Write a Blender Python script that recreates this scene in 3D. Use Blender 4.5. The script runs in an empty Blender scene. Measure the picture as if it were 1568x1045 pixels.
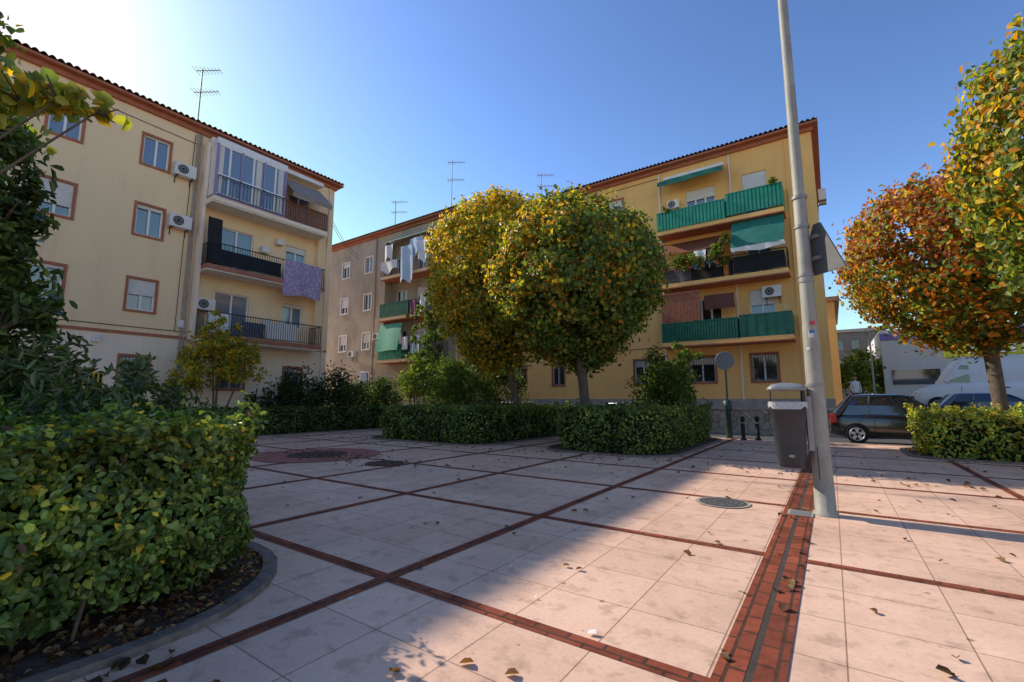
import bpy, bmesh, math, random
import numpy as np
from mathutils import Vector, Matrix, noise
random.seed(7); rng=np.random.default_rng(7)
scene=bpy.context.scene
R=math.radians
# ------------------------------------------------------------------ materials
MATS={}
def nodes(m):
    m.use_nodes=True; nt=m.node_tree
    return nt, nt.nodes['Principled BSDF']
def mat(name,col,rough=.7,var=.15,scale=3.0,bump=0.0,bscale=60,metal=0.0,streak=False,spec=.5):
    if name in MATS: return MATS[name]
    m=bpy.data.materials.new(name); nt,b=nodes(m); L=nt.links
    b.inputs['Roughness'].default_value=rough; b.inputs['Metallic'].default_value=metal
    b.inputs['Specular IOR Level'].default_value=spec
    tc=nt.nodes.new('ShaderNodeTexCoord'); mp=nt.nodes.new('ShaderNodeMapping')
    L.new(tc.outputs['Object'],mp.inputs['Vector'])
    if streak: mp.inputs['Scale'].default_value=(1,1,.5)
    n=nt.nodes.new('ShaderNodeTexNoise'); n.inputs['Scale'].default_value=scale; n.inputs['Detail'].default_value=8; n.inputs['Roughness'].default_value=.65
    L.new(mp.outputs['Vector'],n.inputs['Vector'])
    r=nt.nodes.new('ShaderNodeValToRGB'); r.color_ramp.elements[0].position=.3; r.color_ramp.elements[1].position=.7
    c=np.array(col)
    r.color_ramp.elements[0].color=(*(c*(1-var)),1); r.color_ramp.elements[1].color=(*np.minimum(c*(1+var),1),1)
    L.new(n.outputs['Fac'],r.inputs['Fac']); out=r.outputs['Color']
    if streak:
        mp2=nt.nodes.new('ShaderNodeMapping'); mp2.inputs['Scale'].default_value=(2.2,2.2,.35); L.new(tc.outputs['Object'],mp2.inputs['Vector'])
        n4=nt.nodes.new('ShaderNodeTexNoise'); n4.inputs['Scale'].default_value=.8; n4.inputs['Detail'].default_value=9; n4.inputs['Roughness'].default_value=.75; L.new(mp2.outputs['Vector'],n4.inputs['Vector'])
        r4=nt.nodes.new('ShaderNodeValToRGB'); r4.color_ramp.elements[0].position=.25; r4.color_ramp.elements[1].position=.5
        r4.color_ramp.elements[0].color=(.88,.85,.81,1); r4.color_ramp.elements[1].color=(1,1,1,1); L.new(n4.outputs['Fac'],r4.inputs['Fac'])
        mm=nt.nodes.new('ShaderNodeMixRGB'); mm.blend_type='MULTIPLY'; mm.inputs[0].default_value=1; L.new(out,mm.inputs[1]); L.new(r4.outputs[0],mm.inputs[2]); out=mm.outputs[0]
    L.new(out,b.inputs['Base Color'])
    if bump>0:
        n2=nt.nodes.new('ShaderNodeTexNoise'); n2.inputs['Scale'].default_value=bscale; n2.inputs['Detail'].default_value=4
        L.new(tc.outputs['Object'],n2.inputs['Vector'])
        bp=nt.nodes.new('ShaderNodeBump'); bp.inputs['Strength'].default_value=bump; bp.inputs['Distance'].default_value=.02
        L.new(n2.outputs['Fac'],bp.inputs['Height']); L.new(bp.outputs['Normal'],b.inputs['Normal'])
    MATS[name]=m; return m
def brickmat(name,c1,c2,cm,bw,rh,ms,rot=0,off=0.0,loc=(0,0,0),rough=.75,bump=.3,stain=.35,stscale=1.2):
    m=bpy.data.materials.new(name); nt,b=nodes(m); L=nt.links
    b.inputs['Roughness'].default_value=rough; b.inputs['Specular IOR Level'].default_value=.12
    tc=nt.nodes.new('ShaderNodeTexCoord'); mp=nt.nodes.new('ShaderNodeMapping'); mp.inputs['Rotation'].default_value=(0,0,rot); mp.inputs['Location'].default_value=loc
    L.new(tc.outputs['Object'],mp.inputs['Vector'])
    t=nt.nodes.new('ShaderNodeTexBrick'); t.offset=off; t.inputs['Scale'].default_value=1
    t.inputs['Brick Width'].default_value=bw; t.inputs['Row Height'].default_value=rh; t.inputs['Mortar Size'].default_value=ms
    t.inputs['Mortar Smooth'].default_value=.3
    t.inputs['Color1'].default_value=(*c1,1); t.inputs['Color2'].default_value=(*c2,1); t.inputs['Mortar'].default_value=(*cm,1)
    L.new(mp.outputs['Vector'],t.inputs['Vector'])
    col=t.outputs['Color']
    for sc,lo_,p0,p1,rg in ((stscale,1-stain,.30,.55,.75),(30,.80,.3,.5,.8),(5.5,.76,.34,.46,.6),(.35,.88,.35,.6,.5)):
        n=nt.nodes.new('ShaderNodeTexNoise'); n.inputs['Scale'].default_value=sc; n.inputs['Detail'].default_value=8; n.inputs['Roughness'].default_value=rg
        L.new(tc.outputs['Object'],n.inputs['Vector'])
        r=nt.nodes.new('ShaderNodeValToRGB'); r.color_ramp.elements[0].position=p0; r.color_ramp.elements[1].position=p1
        r.color_ramp.elements[0].color=(lo_,lo_*.98,lo_*.96,1); r.color_ramp.elements[1].color=(1,1,1,1)
        L.new(n.outputs['Fac'],r.inputs['Fac'])
        mx=nt.nodes.new('ShaderNodeMixRGB'); mx.blend_type='MULTIPLY'; mx.inputs[0].default_value=1
        L.new(col,mx.inputs[1]); L.new(r.outputs['Color'],mx.inputs[2]); col=mx.outputs[0]
    for vs_,p_ in ((2.3,.035),(5.1,.035)):
        vo=nt.nodes.new('ShaderNodeTexVoronoi'); vo.inputs['Scale'].default_value=vs_; L.new(tc.outputs['Object'],vo.inputs['Vector'])
        rv=nt.nodes.new('ShaderNodeValToRGB'); rv.color_ramp.elements[0].position=p_; rv.color_ramp.elements[1].position=p_+.02; rv.color_ramp.elements[0].color=(.5,.46,.43,1); rv.color_ramp.elements[1].color=(1,1,1,1)
        L.new(vo.outputs['Distance'],rv.inputs['Fac'])
        mx=nt.nodes.new('ShaderNodeMixRGB'); mx.blend_type='MULTIPLY'; mx.inputs[0].default_value=1; L.new(col,mx.inputs[1]); L.new(rv.outputs[0],mx.inputs[2]); col=mx.outputs[0]
    L.new(col,b.inputs['Base Color'])
    bp=nt.nodes.new('ShaderNodeBump'); bp.inputs['Strength'].default_value=bump; bp.inputs['Distance'].default_value=.01; bp.invert=True
    L.new(t.outputs['Fac'],bp.inputs['Height']); L.new(bp.outputs['Normal'],b.inputs['Normal'])
    MATS[name]=m; return m
def glassmat(name,col,rough=.06):
    m=bpy.data.materials.new(name); nt,b=nodes(m)
    b.inputs['Base Color'].default_value=(*col,1); b.inputs['Roughness'].default_value=rough; b.inputs['Specular IOR Level'].default_value=1.0
    b.inputs['Coat Weight'].default_value=.6; b.inputs['Coat Roughness'].default_value=.03
    MATS[name]=m; return m
def leafmat(name,trans=.35,rough=.45,spec=.3):
    m=bpy.data.materials.new(name); nt,b=nodes(m); L=nt.links
    a=nt.nodes.new('ShaderNodeAttribute'); a.attribute_name='leafcol'
    L.new(a.outputs['Color'],b.inputs['Base Color']); b.inputs['Roughness'].default_value=rough; b.inputs['Specular IOR Level'].default_value=spec
    tr=nt.nodes.new('ShaderNodeBsdfTranslucent'); mul=nt.nodes.new('ShaderNodeMixRGB'); mul.blend_type='MULTIPLY'; mul.inputs[0].default_value=1
    mul.inputs[2].default_value=(1.8,1.8,.7,1); L.new(a.outputs['Color'],mul.inputs[1]); L.new(mul.outputs[0],tr.inputs['Color'])
    mx=nt.nodes.new('ShaderNodeMixShader'); mx.inputs[0].default_value=trans
    L.new(b.outputs[0],mx.inputs[1]); L.new(tr.outputs[0],mx.inputs[2]); L.new(mx.outputs[0],nt.nodes['Material Output'].inputs['Surface'])
    MATS[name]=m; return m
M_leaf=leafmat('leaf',.42); M_gloss=leafmat('leaf_glossy',.25,.36,.4)
M_bark=mat('bark',(.12,.09,.065),.9,.4,8,.8,40)
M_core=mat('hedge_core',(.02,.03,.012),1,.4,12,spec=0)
M_glass=glassmat('window_glass',(.16,.21,.27)); M_glassd=glassmat('window_glass_dark',(.02,.025,.03))
M_frame=mat('white_frame',(.84,.81,.78),.4,.05,5)
M_white=mat('white_paint',(.84,.79,.73),.6,.1,2,.1)
M_terra=mat('terracotta_paint',(.45,.155,.08),.8,.2,4,.2)
M_tile=mat('roof_tile',(.43,.23,.14),.85,.45,5,.4,30)
M_iron=mat('black_iron',(.012,.012,.014),.5,.2,10,metal=.3)
M_brown=mat('brown_slats',(.20,.075,.04),.6,.3,6)
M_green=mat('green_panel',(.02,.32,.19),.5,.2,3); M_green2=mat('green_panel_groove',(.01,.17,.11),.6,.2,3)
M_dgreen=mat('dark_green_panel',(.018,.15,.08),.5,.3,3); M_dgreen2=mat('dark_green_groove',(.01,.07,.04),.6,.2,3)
M_awng=mat('green_awning',(.015,.16,.12),.8,.2,2)
M_awnt=mat('tan_awning',(.30,.24,.20),.9,.2,3)
M_blind=mat('roller_blind',(.72,.66,.59),.6,.08,4)
M_slab=mat('balcony_slab',(.40,.16,.09),.8,.25,4)
M_conc=mat('concrete',(.38,.33,.28),.9,.25,4,.4,40)
M_acw=mat('ac_white',(.76,.72,.66),.5,.1,4)
M_dark=mat('dark_void',(.02,.02,.02),.9,.2,3)
M_steel=mat('grey_paint_steel',(.26,.26,.26),.5,.12,8,.05,50,.3)
M_pole=mat('pole_paint',(.29,.28,.235),.6,.3,4,.15,30,0,streak=True)
M_bin=mat('bin_plastic',(.036,.042,.05),.45,.3,5,.15,40,spec=.4)
M_soil=mat('soil',(.10,.06,.04),1,.5,9,1,35)
# ------------------------------------------------------------------ builder
class Build:
    def __init__(s,name,loc=(0,0,0),rotz=0):
        s.root=bpy.data.objects.new(name,None); scene.collection.objects.link(s.root)
        s.root.location=loc; s.root.rotation_euler=(0,0,rotz); s.p={}
    def part(s,n): return s.p.setdefault(n,dict(v=[],f=[],m=[],mats=[],sm=[]))
    def add(s,n,m,vs,fs,smooth=False):
        p=s.part(n); o=len(p['v'])
        if m not in p['mats']: p['mats'].append(m)
        k=p['mats'].index(m)
        p['v']+= [tuple(v) for v in vs]; p['f']+=[tuple(i+o for i in f) for f in fs]; p['m']+=[k]*len(fs); p['sm']+=[smooth]*len(fs)
    def box(s,n,m,x0,x1,y0,y1,z0,z1):
        vs=[(x0,y0,z0),(x1,y0,z0),(x1,y1,z0),(x0,y1,z0),(x0,y0,z1),(x1,y0,z1),(x1,y1,z1),(x0,y1,z1)]
        s.add(n,m,vs,[(0,3,2,1),(4,5,6,7),(0,1,5,4),(1,2,6,5),(2,3,7,6),(3,0,4,7)])
    def tube(s,n,m,pts,rad,seg=10,cap=True,smooth=True):
        pts=[Vector(p) for p in pts]
        if not hasattr(rad,'__len__'): rad=[rad]*len(pts)
        vs=[];fs=[]
        for i,p in enumerate(pts):
            d=(pts[min(i+1,len(pts)-1)]-pts[max(i-1,0)]).normalized()
            a=Vector((1,0,0))
            if abs(d.z)<.99: a=d.cross(Vector((0,0,1))).normalized()
            b=d.cross(a).normalized()
            for k in range(seg):
                t=2*math.pi*k/seg; vs.append(p+a*math.cos(t)*rad[i]+b*math.sin(t)*rad[i])
        for i in range(len(pts)-1):
            for k in range(seg):
                k2=(k+1)%seg; fs.append((i*seg+k,i*seg+k2,(i+1)*seg+k2,(i+1)*seg+k))
        s.add(n,m,vs,fs,smooth)
        if cap:
            s.add(n,m,vs[:seg],[tuple(range(seg))[::-1]]); s.add(n,m,vs[-seg:],[tuple(range(seg))])
    def finish(s,bevel=None):
        for n,p in s.p.items():
            me=bpy.data.meshes.new(n); me.from_pydata(p['v'],[],p['f'])
            for m in p['mats']: me.materials.append(m)
            me.polygons.foreach_set('material_index',p['m']); me.polygons.foreach_set('use_smooth',p['sm'])
            me.update(); o=bpy.data.objects.new(n,me); scene.collection.objects.link(o); o.parent=s.root
            if bevel and n in bevel:
                bm=bmesh.new(); bm.from_mesh(me); bmesh.ops.remove_doubles(bm,verts=bm.verts,dist=.0005); bmesh.ops.recalc_face_normals(bm,faces=bm.faces); bm.to_mesh(me); bm.free()
                b=o.modifiers.new('b','BEVEL'); b.width=bevel[n]; b.segments=3; b.limit_method='ANGLE'
        return s.root
class Facade:
    def __init__(s,b,origin,ud,nd): s.b=b;s.o=Vector(origin);s.u=Vector(ud);s.n=Vector(nd); s.holes=[]
    def P(s,u,z,d): return s.o+s.u*u+s.n*d+Vector((0,0,z))
    def box(s,n,m,u0,u1,z0,z1,d0,d1):
        vs=[s.P(u0,z0,d0),s.P(u1,z0,d0),s.P(u1,z0,d1),s.P(u0,z0,d1),s.P(u0,z1,d0),s.P(u1,z1,d0),s.P(u1,z1,d1),s.P(u0,z1,d1)]
        s.b.add(n,m,vs,[(0,3,2,1),(4,5,6,7),(0,1,5,4),(1,2,6,5),(2,3,7,6),(3,0,4,7)])
    def wall(s,n,m,u0,u1,z0,z1,depth=.2):
        H=[h for h in s.holes if h[0]>=u0-1e-4 and h[1]<=u1+1e-4 and h[2]>=z0-1e-4 and h[3]<=z1+1e-4]
        us=sorted({u0,u1}|{h[0] for h in H}|{h[1] for h in H}); zs=sorted({z0,z1}|{h[2] for h in H}|{h[3] for h in H})
        for i in range(len(us)-1):
            for j in range(len(zs)-1):
                cu=(us[i]+us[i+1])/2; cz=(zs[j]+zs[j+1])/2
                if any(h[0]<cu<h[1] and h[2]<cz<h[3] for h in H): continue
                s.b.add(n,m,[s.P(us[i],zs[j],0),s.P(us[i+1],zs[j],0),s.P(us[i+1],zs[j+1],0),s.P(us[i],zs[j+1],0)],[(0,1,2,3)])
        for h in H:
            a,b_,c,d=h
            for q in ([(a,c),(b_,c)],[(b_,c),(b_,d)],[(b_,d),(a,d)],[(a,d),(a,c)]):
                s.b.add(n,m,[s.P(*q[0],0),s.P(*q[1],0),s.P(*q[1],-depth),s.P(*q[0],-depth)],[(0,1,2,3)])
    def window(s,u0,u1,z0,z1,trim=None,blind=0.,bars=None,panes=2,glass=None,sill=True):
        g=glass or M_glass
        s.holes.append((u0,u1,z0,z1))
        s.box('window_glass',g,u0,u1,z0,z1,-.2,-.14)
        f=.055; N='window_frames'; F=M_frame
        s.box(N,F,u0,u1,z0,z0+f,-.138,-.08); s.box(N,F,u0,u1,z1-f,z1,-.138,-.08)
        s.box(N,F,u0,u0+f,z0+f,z1-f,-.138,-.08); s.box(N,F,u1-f,u1,z0+f,z1-f,-.138,-.08)
        for k in range(1,panes):
            c=u0+(u1-u0)*k/panes; s.box(N,F,c-f*.7,c+f*.7,z0+f,z1-f,-.137,-.07)
        if blind>0: 
            zb=z1-(z1-z0)*blind; s.box('roller_blinds',M_blind,u0+.01,u1-.01,zb,z1-.01,-.066,-.05)
            z=zb+.03
            while z<z1-.04: s.box('roller_blinds',M_acw,u0+.01,u1-.01,z,z+.035,-.05,-.044); z+=.05
        if trim:
            w=.09; T='window_surrounds'
            s.box(T,trim,u0-w,u0,z0-w,z1+w,-.02,.03); s.box(T,trim,u1,u1+w,z0-w,z1+w,-.02,.03)
            s.box(T,trim,u0,u1,z1,z1+w,-.02,.03); s.box(T,trim,u0,u1,z0-w,z0,-.02,.05)
        elif sill: s.box('window_sills',M_conc,u0-.05,u1+.05,z0-.06,z0,-.02,.06)
        if bars:
            u=u0+.03
            while u<u1: s.box('window_bars',bars,u,u+.018,z0,z1,.055,.073); u+=.115
            for z in (z0+.02,(z0+z1)/2,z1-.04): s.box('window_bars',bars,u0-.04,u1+.04,z,z+.02,.073,.09)
    def railing(s,u0,u1,z0,h,d,m,ret=True,gap=.11,dw=0.0):
        N='balcony_railings'
        s.box(N,m,u0,u1,z0+h-.035,z0+h,d-.045,d); s.box(N,m,u0,u1,z0+.06,z0+.085,d-.04,d-.01)
        u=u0
        while u<=u1: s.box(N,m,u,u+.016,z0+.085,z0+h-.035,d-.033,d-.017); u+=gap
        if ret:
            for uu in (u0,u1-.02):
                s.box(N,m,uu,uu+.02,z0+h-.03,z0+h-.002,dw,d-.045)
                dd=dw+.05
                while dd<d-.05: s.box(N,m,uu+.002,uu+.018,z0,z0+h-.03,dd,dd+.016); dd+=gap
    def panel(s,u0,u1,z0,z1,d,m,m2=None,rib=.14,ret=True,dw=0.,n='balcony_panels'):
        m2=m2 or m
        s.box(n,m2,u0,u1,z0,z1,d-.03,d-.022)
        u=u0+.02
        while u<u1-.03: s.box(n,m,u,min(u+rib*.68,u1-.01),z0+.01,z1-.01,d-.022,d+.008); u+=rib
        s.box('balcony_railings',m,u0-.01,u1+.01,z1,z1+.04,d-.045,d+.015)
        if ret:
            for uu in (u0,u1-.02): s.box(n,m,uu,uu+.018,z0,z1,dw,d-.03)
    def cloth(s,u0,u1,z0,z1,d,m,amp=.04,n='laundry',freq=9,jag=.0,d2=None):
        nu,nz=14,8; vs=[];fs=[]; ph=random.random()*6; d2=d if d2 is None else d2
        for j in range(nz+1):
            for i in range(nu+1):
                a=i/nu;b=j/nz; dd=d+(d2-d)*(1-b)
                vs.append(s.P(u0+(u1-u0)*a+.02*math.sin(b*4+ph),z0+(z1-z0)*b+(1-b)*jag*math.sin(a*7+ph),dd+amp*(1-b*.6)*math.sin(a*freq+ph+b*1.2)))
        for j in range(nz):
            for i in range(nu): k=j*(nu+1)+i; fs.append((k,k+1,k+nu+2,k+nu+1))
        s.b.add(n,m,vs,fs,True)
    def ac(s,u,z,d=0,w=.8,h=.55):
        N='air_conditioners'
        s.box(N,M_acw,u-w/2,u+w/2,z,z+h,d+.08,d+.38)
        c=u-w*.12; vs=[];n=20
        for k in range(n): t=2*math.pi*k/n; vs.append(s.P(c+.21*math.cos(t),z+h/2+.21*math.sin(t),d+.384))
        s.b.add(N,M_dark,vs,[tuple(range(n))])
        for r in (.07,.14,.2):
            vs=[]
            for k in range(n):
                t=2*math.pi*k/n
                for rr in (r,r+.012): vs.append(s.P(c+rr*math.cos(t),z+h/2+rr*math.sin(t),d+.39))
            s.b.add(N,M_acw,vs,[(2*k,2*k+1,(2*k+3)%(2*n),(2*k+2)%(2*n)) for k in range(n)])
        for uu in (u-w*.35,u+w*.35): s.box(N,M_iron,uu,uu+.03,z-.04,z,d,d+.38); s.box(N,M_iron,uu,uu+.03,z-.3,z-.04,d,d+.03)
        s.b.tube('air_conditioners',M_acw,[s.P(u+w*.4,z+.1,d+.1),s.P(u+w*.55,z-.1,d+.03),s.P(u+w*.55,z-.7,d+.03)],.018,5)
    def roof(s,u0,u1,ze,depth,over=.4,slope=.33,side=.3):
        nu=int((u1-u0+2*side)/.055); half=depth/2
        rows=[(over+.06,ze+.0),(over-.3,ze+.36*slope),(-half,ze+(half+over)*slope),(-depth-over,ze)]
        vs=[];fs=[]
        for (d,z) in rows:
            for i in range(nu+1):
                u=u0-side+(u1-u0+2*side)*i/nu; c=abs(math.sin(math.pi*i/4)); vs.append(s.P(u,z+.10*c+.09,d))
        for j in range(len(rows)-1):
            for i in range(nu): k=j*(nu+1)+i; fs.append((k,k+1,k+nu+2,k+nu+1))
        s.b.add('roof_tiles',M_tile,vs,fs,True)
        s.box('roof_fascia',M_terra,u0-side,u1+side,ze-.02,ze+.07,-depth-over,over)
        s.box('roof_fascia',M_terra,u0-.1,u1+.1,ze-.22,ze-.02,-depth-.1,.14)
        for uu in (u0,u1): s.b.add('walls',M_terra,[s.P(uu,ze,0),s.P(uu,ze,-depth),s.P(uu,ze+(half)*slope,-half)],[(0,1,2)])
def antenna(b,x,y,z,h,n='tv_antenna_mast'):
    b.tube(n,M_steel,[(x,y,z),(x,y,z+h)],.03,6)
    for k,zz in enumerate((z+h-.15,z+h*.62)):
        b.tube(n,M_steel,[(x-.2,y-.2,zz),(x+.75,y+.5,zz+.05)],.02,5)
        for i in range(8):
            t=i/7; cx=x-.2+.95*t; cy=y-.2+.7*t; l=.32-.14*t
            b.tube(n,M_steel,[(cx-l*.6,cy+l*.8,zz),(cx+l*.6,cy-l*.8,zz+.02)],.012,4)
# ------------------------------------------------------------------ LEFT BUILDING
cream=mat('cream_render',(.98,.71,.42),.9,.04,.5,.15,90,streak=True)
white_r=mat('white_render',(.97,.78,.60),.9,.05,.6,.15,90,streak=True)
yellow=mat('yellow_render',(.95,.55,.18),.9,.06,.5,.15,90,streak=True)
beige=mat('beige_grey_render',(.45,.37,.27),.9,.25,.7,.2,80,streak=True)
purple=mat('purple_frame',(.34,.26,.46),.5,.1,4)
b=Build('apartment_building'); f=Facade(b,(-22.5,0,0),(0,1,0),(1,0,0))
for k,z in enumerate((1.9,5.0,8.1,11.1)):
    f.window(5.72,6.62,z,z+1.25,M_terra,blind=(.25,.5,.12,0)[k],bars=M_iron if k==0 else None)
    if k: f.window(2.95,3.85,z,z+1.25,M_terra,blind=(0,.1,.7,.0)[k])
    f.window(-1.0,0.0,z,z+1.25,M_terra,blind=.3)
    f.window(-3.9,-2.9,z,z+1.25,M_terra,blind=.1)
f.window(9.2,10.3,1.95,3.05,M_terra,blind=.4,bars=M_iron)
f.window(12.2,13.1,1.95,3.05,M_terra,blind=.2,bars=M_iron)
for z in (4.22,7.27,10.32):
    f.window(8.8,10.3,z,z+2.1,None,blind=.0,sill=False,panes=2)
    f.window(11.9,13.0,z+.9 if z<7 else z,z+2.1,None,blind=.15,sill=False)
f.holes.append((4.3,5.3,.5,2.5))
f.box('entrance_door',M_dark,4.3,5.3,.5,2.5,-.3,-.2)
M_yel=mat('yellow_gate',(.75,.55,.06),.5,.1,4)
for i in range(8): f.box('entrance_door',M_yel,4.32+i*.135,4.37+i*.135,.5,2.5,-.06,-.02)
for z in (.5,1.2,1.85,2.42): f.box('entrance_door',M_yel,4.25,5.35,z,z+.08,-.02,.03)
f.wall('walls',cream,-12,14.5,4.12,13.45); f.wall('walls',white_r,-12,14.5,-.1,4.0)
f.box('string_course',M_terra,-12,7.85,4.0,4.12,-.05,.04); f.box('string_course',M_terra,7.85,14.5,4.0,4.12,-.05,.0)
f.box('walls',cream,14.3,14.497,-.1,13.45,-11,-.002)
f.box('walls',cream,-12,14.3,-.1,13.45,-11,-10.8)
f.box('walls',cream,-12,-11.8,-.1,13.45,-10.8,-.21)
f.box('floors',M_dark,-11.8,14.29,13.2,13.45,-10.8,-.21)
f.roof(-12,14.5,13.55,11)
D=1.1
for k,z in enumerate((4.2,7.25,10.3)):
    f.box('balcony_slabs',M_slab if k==1 else (white_r if k==2 else M_slab),8.0,13.5,z-.2,z,.001,D)
    f.box('balcony_slabs',M_white,8.0,13.5,z-.26,z-.2,.001,D-.05)
    if k<2: f.box('balcony_side_wall',cream,13.5,13.62,z-.2,z+2.85,.001,.35)
f.railing(8.05,13.45,4.2,1.0,D,M_iron); 
f.railing(8.05,13.45,7.25,1.0,D,M_iron)
f.cloth(8.1,11.2,7.35,8.0,D-.06,mat('dark_screen',(.02,.022,.03),.9,.3,5),.015,'balcony_screen')
f.cloth(8.02,8.6,7.3,9.4,D-.3,M_dark,.03,'black_roll_blind')
purp=bpy.data.materials.new('lilac_quilt'); nt,pb=nodes(purp); pb.inputs['Roughness'].default_value=.9
tc=nt.nodes.new('ShaderNodeTexCoord'); vo=nt.nodes.new('ShaderNodeTexVoronoi'); vo.inputs['Scale'].default_value=7; nt.links.new(tc.outputs['Object'],vo.inputs['Vector'])
r=nt.nodes.new('ShaderNodeValToRGB'); r.color_ramp.elements[0].color=(.60,.50,.58,1); r.color_ramp.elements[1].color=(.36,.26,.42,1); r.color_ramp.elements[0].position=.15; r.color_ramp.elements[1].position=.5; nt.links.new(vo.outputs['Distance'],r.inputs[0]); nt.links.new(r.outputs[0],pb.inputs['Base Color'])
f.cloth(11.3,13.25,6.55,8.27,D+.05,purp,.06,'hanging_quilt',11,.06)
f.cloth(8.2,9.0,4.3,5.15,D+.03,mat('white_cloth',(.82,.81,.78),.9,.1,5),.03,'laundry')
f.cloth(9.6,10.6,4.3,4.95,D-.09,mat('grey_cloth',(.12,.13,.17),.9,.2,5),.03,'laundry')
f.cloth(10.7,12.2,4.3,5.1,D-.09,mat('white_cloth',(.8,.8,.78)),.02,'laundry')
f.ac(8.0+.35,5.35,.0,.75,.5)
f.box('balcony_side_wall',white_r,7.86,7.998,4.0,12.9,.001,.45)
for (u_,z_) in ((9.0,7.6),(10.6,8.6),(11.3,9.2),(10.9,5.0)): f.box('balcony_clutter',(M_acw,M_white,M_acw,M_brown)[int(z_*10)%4],u_,u_+.35,z_,z_+.3,.05,.3)
GZ0,GZ1=10.3,13.0
f.box('glazed_gallery',M_frame,8.0,11.15,GZ1-.28,GZ1,.002,D+.02)
f.box('glazed_gallery',purple,8.0,11.15,GZ0,GZ0+.1,D-.06,D+.02)
f.box('glazed_gallery',M_white,8.02,8.08,GZ0+.1,GZ1-.28,.002,D-.06)
f.box('glazed_gallery',M_glass,8.09,11.1,GZ0+.1,GZ1-.28,D-.04,D-.03)
for a,c in ((8.12,8.3),(9.7,9.95),(10.75,11.0)): f.box('gallery_curtains',M_blind,a,c,GZ0+.2,GZ1-.3,D-.029,D-.025)
for i in range(7):
    u=8.0+i*.51; f.box('glazed_gallery',purple if i%2==0 else M_frame,u,u+.08,GZ0+.1,GZ1-.28,D-.06,D+.02)
f.box('glazed_gallery',M_frame,8.08,11.08,GZ0+1.0,GZ0+1.06,D-.022,D+.01)
f.box('glazed_gallery',M_frame,8.08,11.08,GZ0+.1,GZ0+.16,D-.022,D+.01)
f.box('glazed_gallery',M_frame,8.08,11.08,GZ1-.36,GZ1-.28,D-.022,D+.01)
f.railing(8.1,11.1,GZ0,.95,D+.12,M_iron,False,.15)
f.box('roof_fascia',M_white,8.0,13.5,13.0,13.2,.002,.5)
f.box('balcony_panels',M_brown,11.2,13.45,10.35,10.42,D-.06,D-.01); 
u=11.22
while u<13.4: f.box('balcony_panels',M_brown,u,u+.09,10.42,11.2,D-.05,D-.02); u+=.12
f.box('balcony_panels',M_brown,11.2,13.45,11.2,11.26,D-.06,D)
f.cloth(11.25,13.4,11.6,12.75,D-.75,M_awnt,.01,'awning',3,0,D+.5)
f.cloth(11.25,13.4,11.35,11.6,D+.5,M_awnt,.02,'awning',14,.02)
f.ac(7.15,11.0); f.ac(7.15,8.7)
for u_,r_ in ((7.72,.05),(7.6,.03)): b.tube('downpipes',M_conc,[f.P(u_,.3,.07),f.P(u_,13.3,.07)],r_,8)
b.tube('downpipes',white_r,[f.P(14.2,.3,.07),f.P(14.2,13.3,.07)],.05,8)
b.tube('cables',M_dark,[f.P(-12,4.35,.03),f.P(0,4.3,.03),f.P(7.9,4.32,.03)],.014,5)
b.tube('cables',M_dark,[f.P(4.0,12.9,.03),f.P(7.6,12.8,.03)],.012,5)
b.tube('cables',M_dark,[f.P(7.4,4.3,.03),f.P(7.42,8,.03),f.P(7.5,13.2,.03)],.012,5)
for (u_,z_) in ((7.45,4.5),(8.9,3.4),(4.8,3.6)): f.box('junction_box',M_acw,u_,u_+.25,z_,z_+.3,.001,.1)
f.box('entrance_lamp',M_iron,8.35,8.5,3.35,3.6,.001,.2)
antenna(b,-24.2,8.1,14.2,3.4)
b.finish()
# ------------------------------------------------------------------ RIGHT BUILDING
b=Build('apartment_building'); f=Facade(b,(0,25,0),(1,0,0),(0,-1,0))
E=.1
for (uc,w) in ((-5.4,1.25),(-2.55,1.1),(-8.5,1.0),(-13.9,.8),(-16.8,1.0)):
    f.window(uc-w/2,uc+w/2,2.35,3.65,M_terra,blind=.3 if uc in(-5.4,-8.5) else .12,bars=M_iron,glass=M_glassd)
for k,z in enumerate((5.4,8.5,12.0)):
    f.window(-10.4,-9.4,z,z+1.35,M_terra,blind=(.3,.6,.35)[k])
    f.window(-14.4,-13.4,z,z+1.35,M_terra,blind=.4)
    f.window(-17.9,-16.9,z,z+1.35,M_terra,blind=.2)
for k,z in enumerate((4.4,7.5,10.5)):
    f.window(-5.8,-4.3,z,z+2.3,None,blind=(.0,.2,.25)[k],sill=False,glass=M_glassd if k<2 else M_glass,panes=3)
    f.window(-3.0,-1.9,z+ (0.9 if k==0 else .2),z+2.45,None,blind=(.5,.0,.35)[k],sill=False)
f.wall('walls',yellow,-20.3,E,-.1,14.4)
f.box('walls',yellow,E-.2,E-.003,-.1,14.4,-10,-.21)
f.box('walls',yellow,-20.3,-20.1,-.1,14.4,-10,-.21)
f.box('walls',yellow,-20.3,E,-.1,14.4,-10.2,-10.003)
f.box('floors',M_dark,-20.1,-.11,14.2,14.39,-9.99,-.21)
f.roof(-20.3,E,14.5,10,.45)
f.box('plinth',M_conc,-20.3,E+.03,-.1,1.5,.001,.05)
D=1.05
for k,z in enumerate((4.4,7.5,10.45)):
    f.box('balcony_slabs',yellow,-7.1,-1.2,z-.2,z,.001,D); f.box('balcony_slabs',M_terra,-7.12,-1.18,z-.26,z-.2,.001,D+.02)
z=10.45
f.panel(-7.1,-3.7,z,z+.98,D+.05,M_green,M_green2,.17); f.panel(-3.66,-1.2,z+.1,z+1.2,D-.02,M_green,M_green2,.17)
f.cloth(-7.0,-3.7,13.25,13.7,.15,M_awng,.02,'rolled_awning',14,0,D)
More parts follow.
